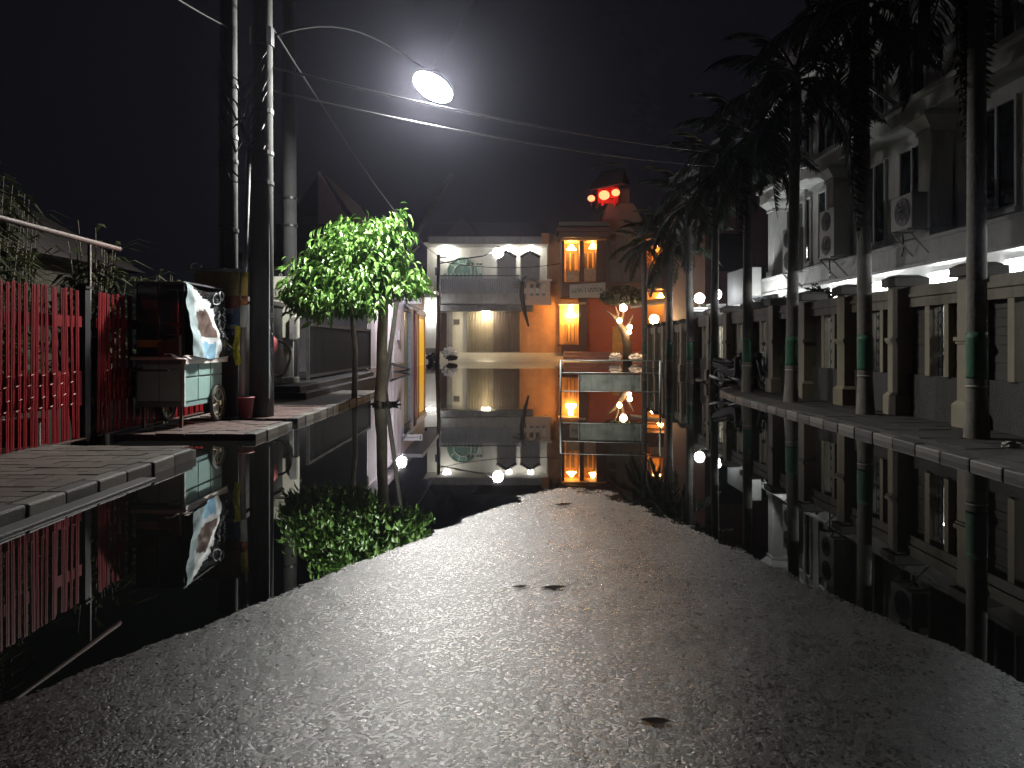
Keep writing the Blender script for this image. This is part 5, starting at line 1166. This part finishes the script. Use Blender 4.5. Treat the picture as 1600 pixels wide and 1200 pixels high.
# ------------------------------------------------------------------ road barrier standing in the water
def barrier():
    D = 15.8; x0, x1 = P(876, 0, D).x, P(1030, 0, D).x
    t = thing('road_barrier', 'thin white pipe barrier with a dirty pale panel standing in the flood', 'barrier', ((x0+x1)/2, D, 0))
    m = mat('pipe_white', (0.4, 0.42, 0.39), 0.4, 0.1, 12, 0.02, stain=0.3); g = mat('panel_dirty', (0.62, 0.65, 0.56), 0.3, 0.4, 2.6, 0.03, stain=0.7, stcol=(0.08,0.085,0.065))
    for x in (x0, x1): obj('post', tube([(x, D, -0.12), (x, D, 0.97)], 0.019, n=8), m, t, smooth=True)
    for z in (0.965, 0.71, 0.325): obj('rail', tube([(x0+0.02, D, z), (x1-0.02, D, z)], 0.011, n=8), m, t, smooth=True)
    a, b = P(905, 0, D).x, P(1001, 0, D).x
    obj('panel', box(a+0.02, b-0.02, D-0.006, D+0.006, 0.345, 0.69), g, t)
    f = MB()
    for x in (a, b): f.tube([(x, D, 0.33), (x, D, 0.705)], 0.013, n=6)
    obj('panel_frame', f, m, t)
    for x in (x0, x1): obj('foot', tube([(x, D-0.3, -0.1), (x, D+0.3, -0.1)], 0.024, n=8), m, t)
barrier()
bpy.data.objects['road_barrier'].rotation_euler.z = R(-9)

# ------------------------------------------------------------------ litter and bags
def bag(px, py, D, rx, rz, m, name, label, cat='bag', seed=1, z=None):
    p = P(px, py, D); obj(name, MB().blob((p.x, D, p.z), rx, rx*0.8, rz, 22, 14, 0.3, 3.6, seed), m, smooth=False, base=(p.x, D, p.z-rz), label=label, cat=cat)
wb = mat('bag_white', (0.88, 0.88, 0.87), 0.4, 0.1, 6, 0.4, 12); bb = mat('bag_black', (0.02, 0.02, 0.022), 0.35, 0.2, 6, 0.4, 12)
bag(702, 551, 57.0, 0.5, 0.38, wb, 'rubbish_bag', 'crumpled white rubbish bag at the water edge before the shophouse', seed=1)
bag(676, 558, 56.8, 0.45, 0.3, bb, 'rubbish_bag', 'black rubbish bag left of the black pole at the water edge', seed=2)
bag(706, 559, 56.8, 0.4, 0.2, bb, 'rubbish_bag', 'black rubbish bag under the crumpled white one', seed=3)
bag(962, 558, 53.2, 0.4, 0.28, wb, 'rubbish_bag', 'white bag left of the lantern tree foot', seed=4)
bag(994, 559, 53.2, 0.45, 0.25, wb, 'rubbish_bag', 'white bag right of the lantern tree foot', seed=5)
def fallen_leaf(px, py, L, a, m, label):
    D = 1200*(H-0.05)/(py-538); x = (px-800)*D/1200
    for _ in range(4): D = 1200*(H-road_z(x, D)-0.004)/(py-538); x = (px-800)*D/1200
    z = road_z(x, D)+0.004; mb = MB(); n = 7
    for i in range(n+1):
        u = i/n; w = L*0.22*math.sin(math.pi*min(1, u*0.96+0.02)); c = (x+math.cos(a)*(u-.5)*L, D+math.sin(a)*(u-.5)*L)
        for s in (-1, 0, 1): mb.v.append((c[0]-math.sin(a)*w*s, c[1]+math.cos(a)*w*s, z+0.003*abs(s)+0.006*(u-0.4)**2))
    mb.f = [(i*3+j, i*3+j+1, (i+1)*3+j+1, (i+1)*3+j) for i in range(n) for j in range(2)]
    obj('fallen_leaf', mb, m, smooth=True, base=(x, D, z), label=label, cat='leaf')
bl = mat('leaf_dead', (0.01, 0.008, 0.006), 0.9, spec=0.05); yl = mat('leaf_yellow', (0.5, 0.42, 0.14), 0.5)
fallen_leaf(866, 918, 0.13, 0.1, bl, 'large dark fallen leaf in the middle of the wet road')
fallen_leaf(812, 917, 0.09, 0.2, bl, 'smaller dark fallen leaf left of the large one on the road')
fallen_leaf(917, 952, 0.035, 0.5, yl, 'tiny pale yellow leaf on the wet asphalt')
fallen_leaf(1025, 1127, 0.1, -0.1, bl, 'dark fallen leaf low on the right half of the road')
fallen_leaf(880, 788, 0.16, 0.3, bl, 'dark fallen leaf near the far tip of the dry road')

# ------------------------------------------------------------------ overhead cables
def cable(a, b, sag, r, label, m=None):
    a, b = Vector(a), Vector(b); n = 28
    pts = [a.lerp(b, i/n)-Vector((0, 0, 4*sag*(i/n)*(1-i/n))) for i in range(n+1)]
    obj('overhead_cable', MB().tube([p-a for p in pts], r, n=6), m or mat('cable_dark', (0.012, 0.012, 0.013), 0.7, spec=0.15), smooth=True, label=label, cat='cable', group='overhead cables').location = a
cable((PX2, 12.9, 6.0), (9.0, 22.0, 6.6), 0.35, 0.02, 'upper bright cable crossing the street just below the lamp', mat('cable', (0.04, 0.04, 0.042), 0.45))
cable((PX2, 12.9, 5.6), (9.0, 22.5, 6.4), 0.36, 0.016, 'lower bright cable crossing the street below the lamp', mat('cable', (0.04, 0.04, 0.042), 0.45))
cable((-2.9, 3.0, 3.8), (PX1, 12.85, 6.6), 0.1, 0.012, 'thin cable running from the top left corner to the concrete poles')
cable((PX2, 12.9, 6.9), (P(686, 402, 49).x, 49, 6.9), 0.6, 0.02, 'cable from the thick concrete pole to the black pole far away')
cable((L0.x, L0.y, L0.z+0.35), (2.5, 5.0, 8.5), 0.1, 0.012, 'short cable rising from the street lamp towards the upper right')
cable((P(686, 405, 49).x, 49, 6.6), (P(880, 410, 60).x, 59.4, 7.6), 0.4, 0.025, 'thin far cable before the shophouse balcony')

# ------------------------------------------------------------------ thin air volume added to give the lamps their glow
def glow_haze():
    m = bpy.data.materials.new('lamp_glow_air'); m.use_nodes = True; n, l = m.node_tree.nodes, m.node_tree.links
    n.remove(n['Principled BSDF']); v = n.new('ShaderNodeVolumePrincipled')
    v.inputs['Color'].default_value = (0.76, 0.78, 1.0, 1); v.inputs['Density'].default_value = 0.00055; v.inputs['Anisotropy'].default_value = 0.9
    l.new(v.outputs[0], n['Material Output'].inputs['Volume'])
    o = obj('glow_haze', box(-42, 42, -9, 92, -1.6, 16.5), m, label='thin scattering air added for the glow round the lamps', kind='stuff')
glow_haze()
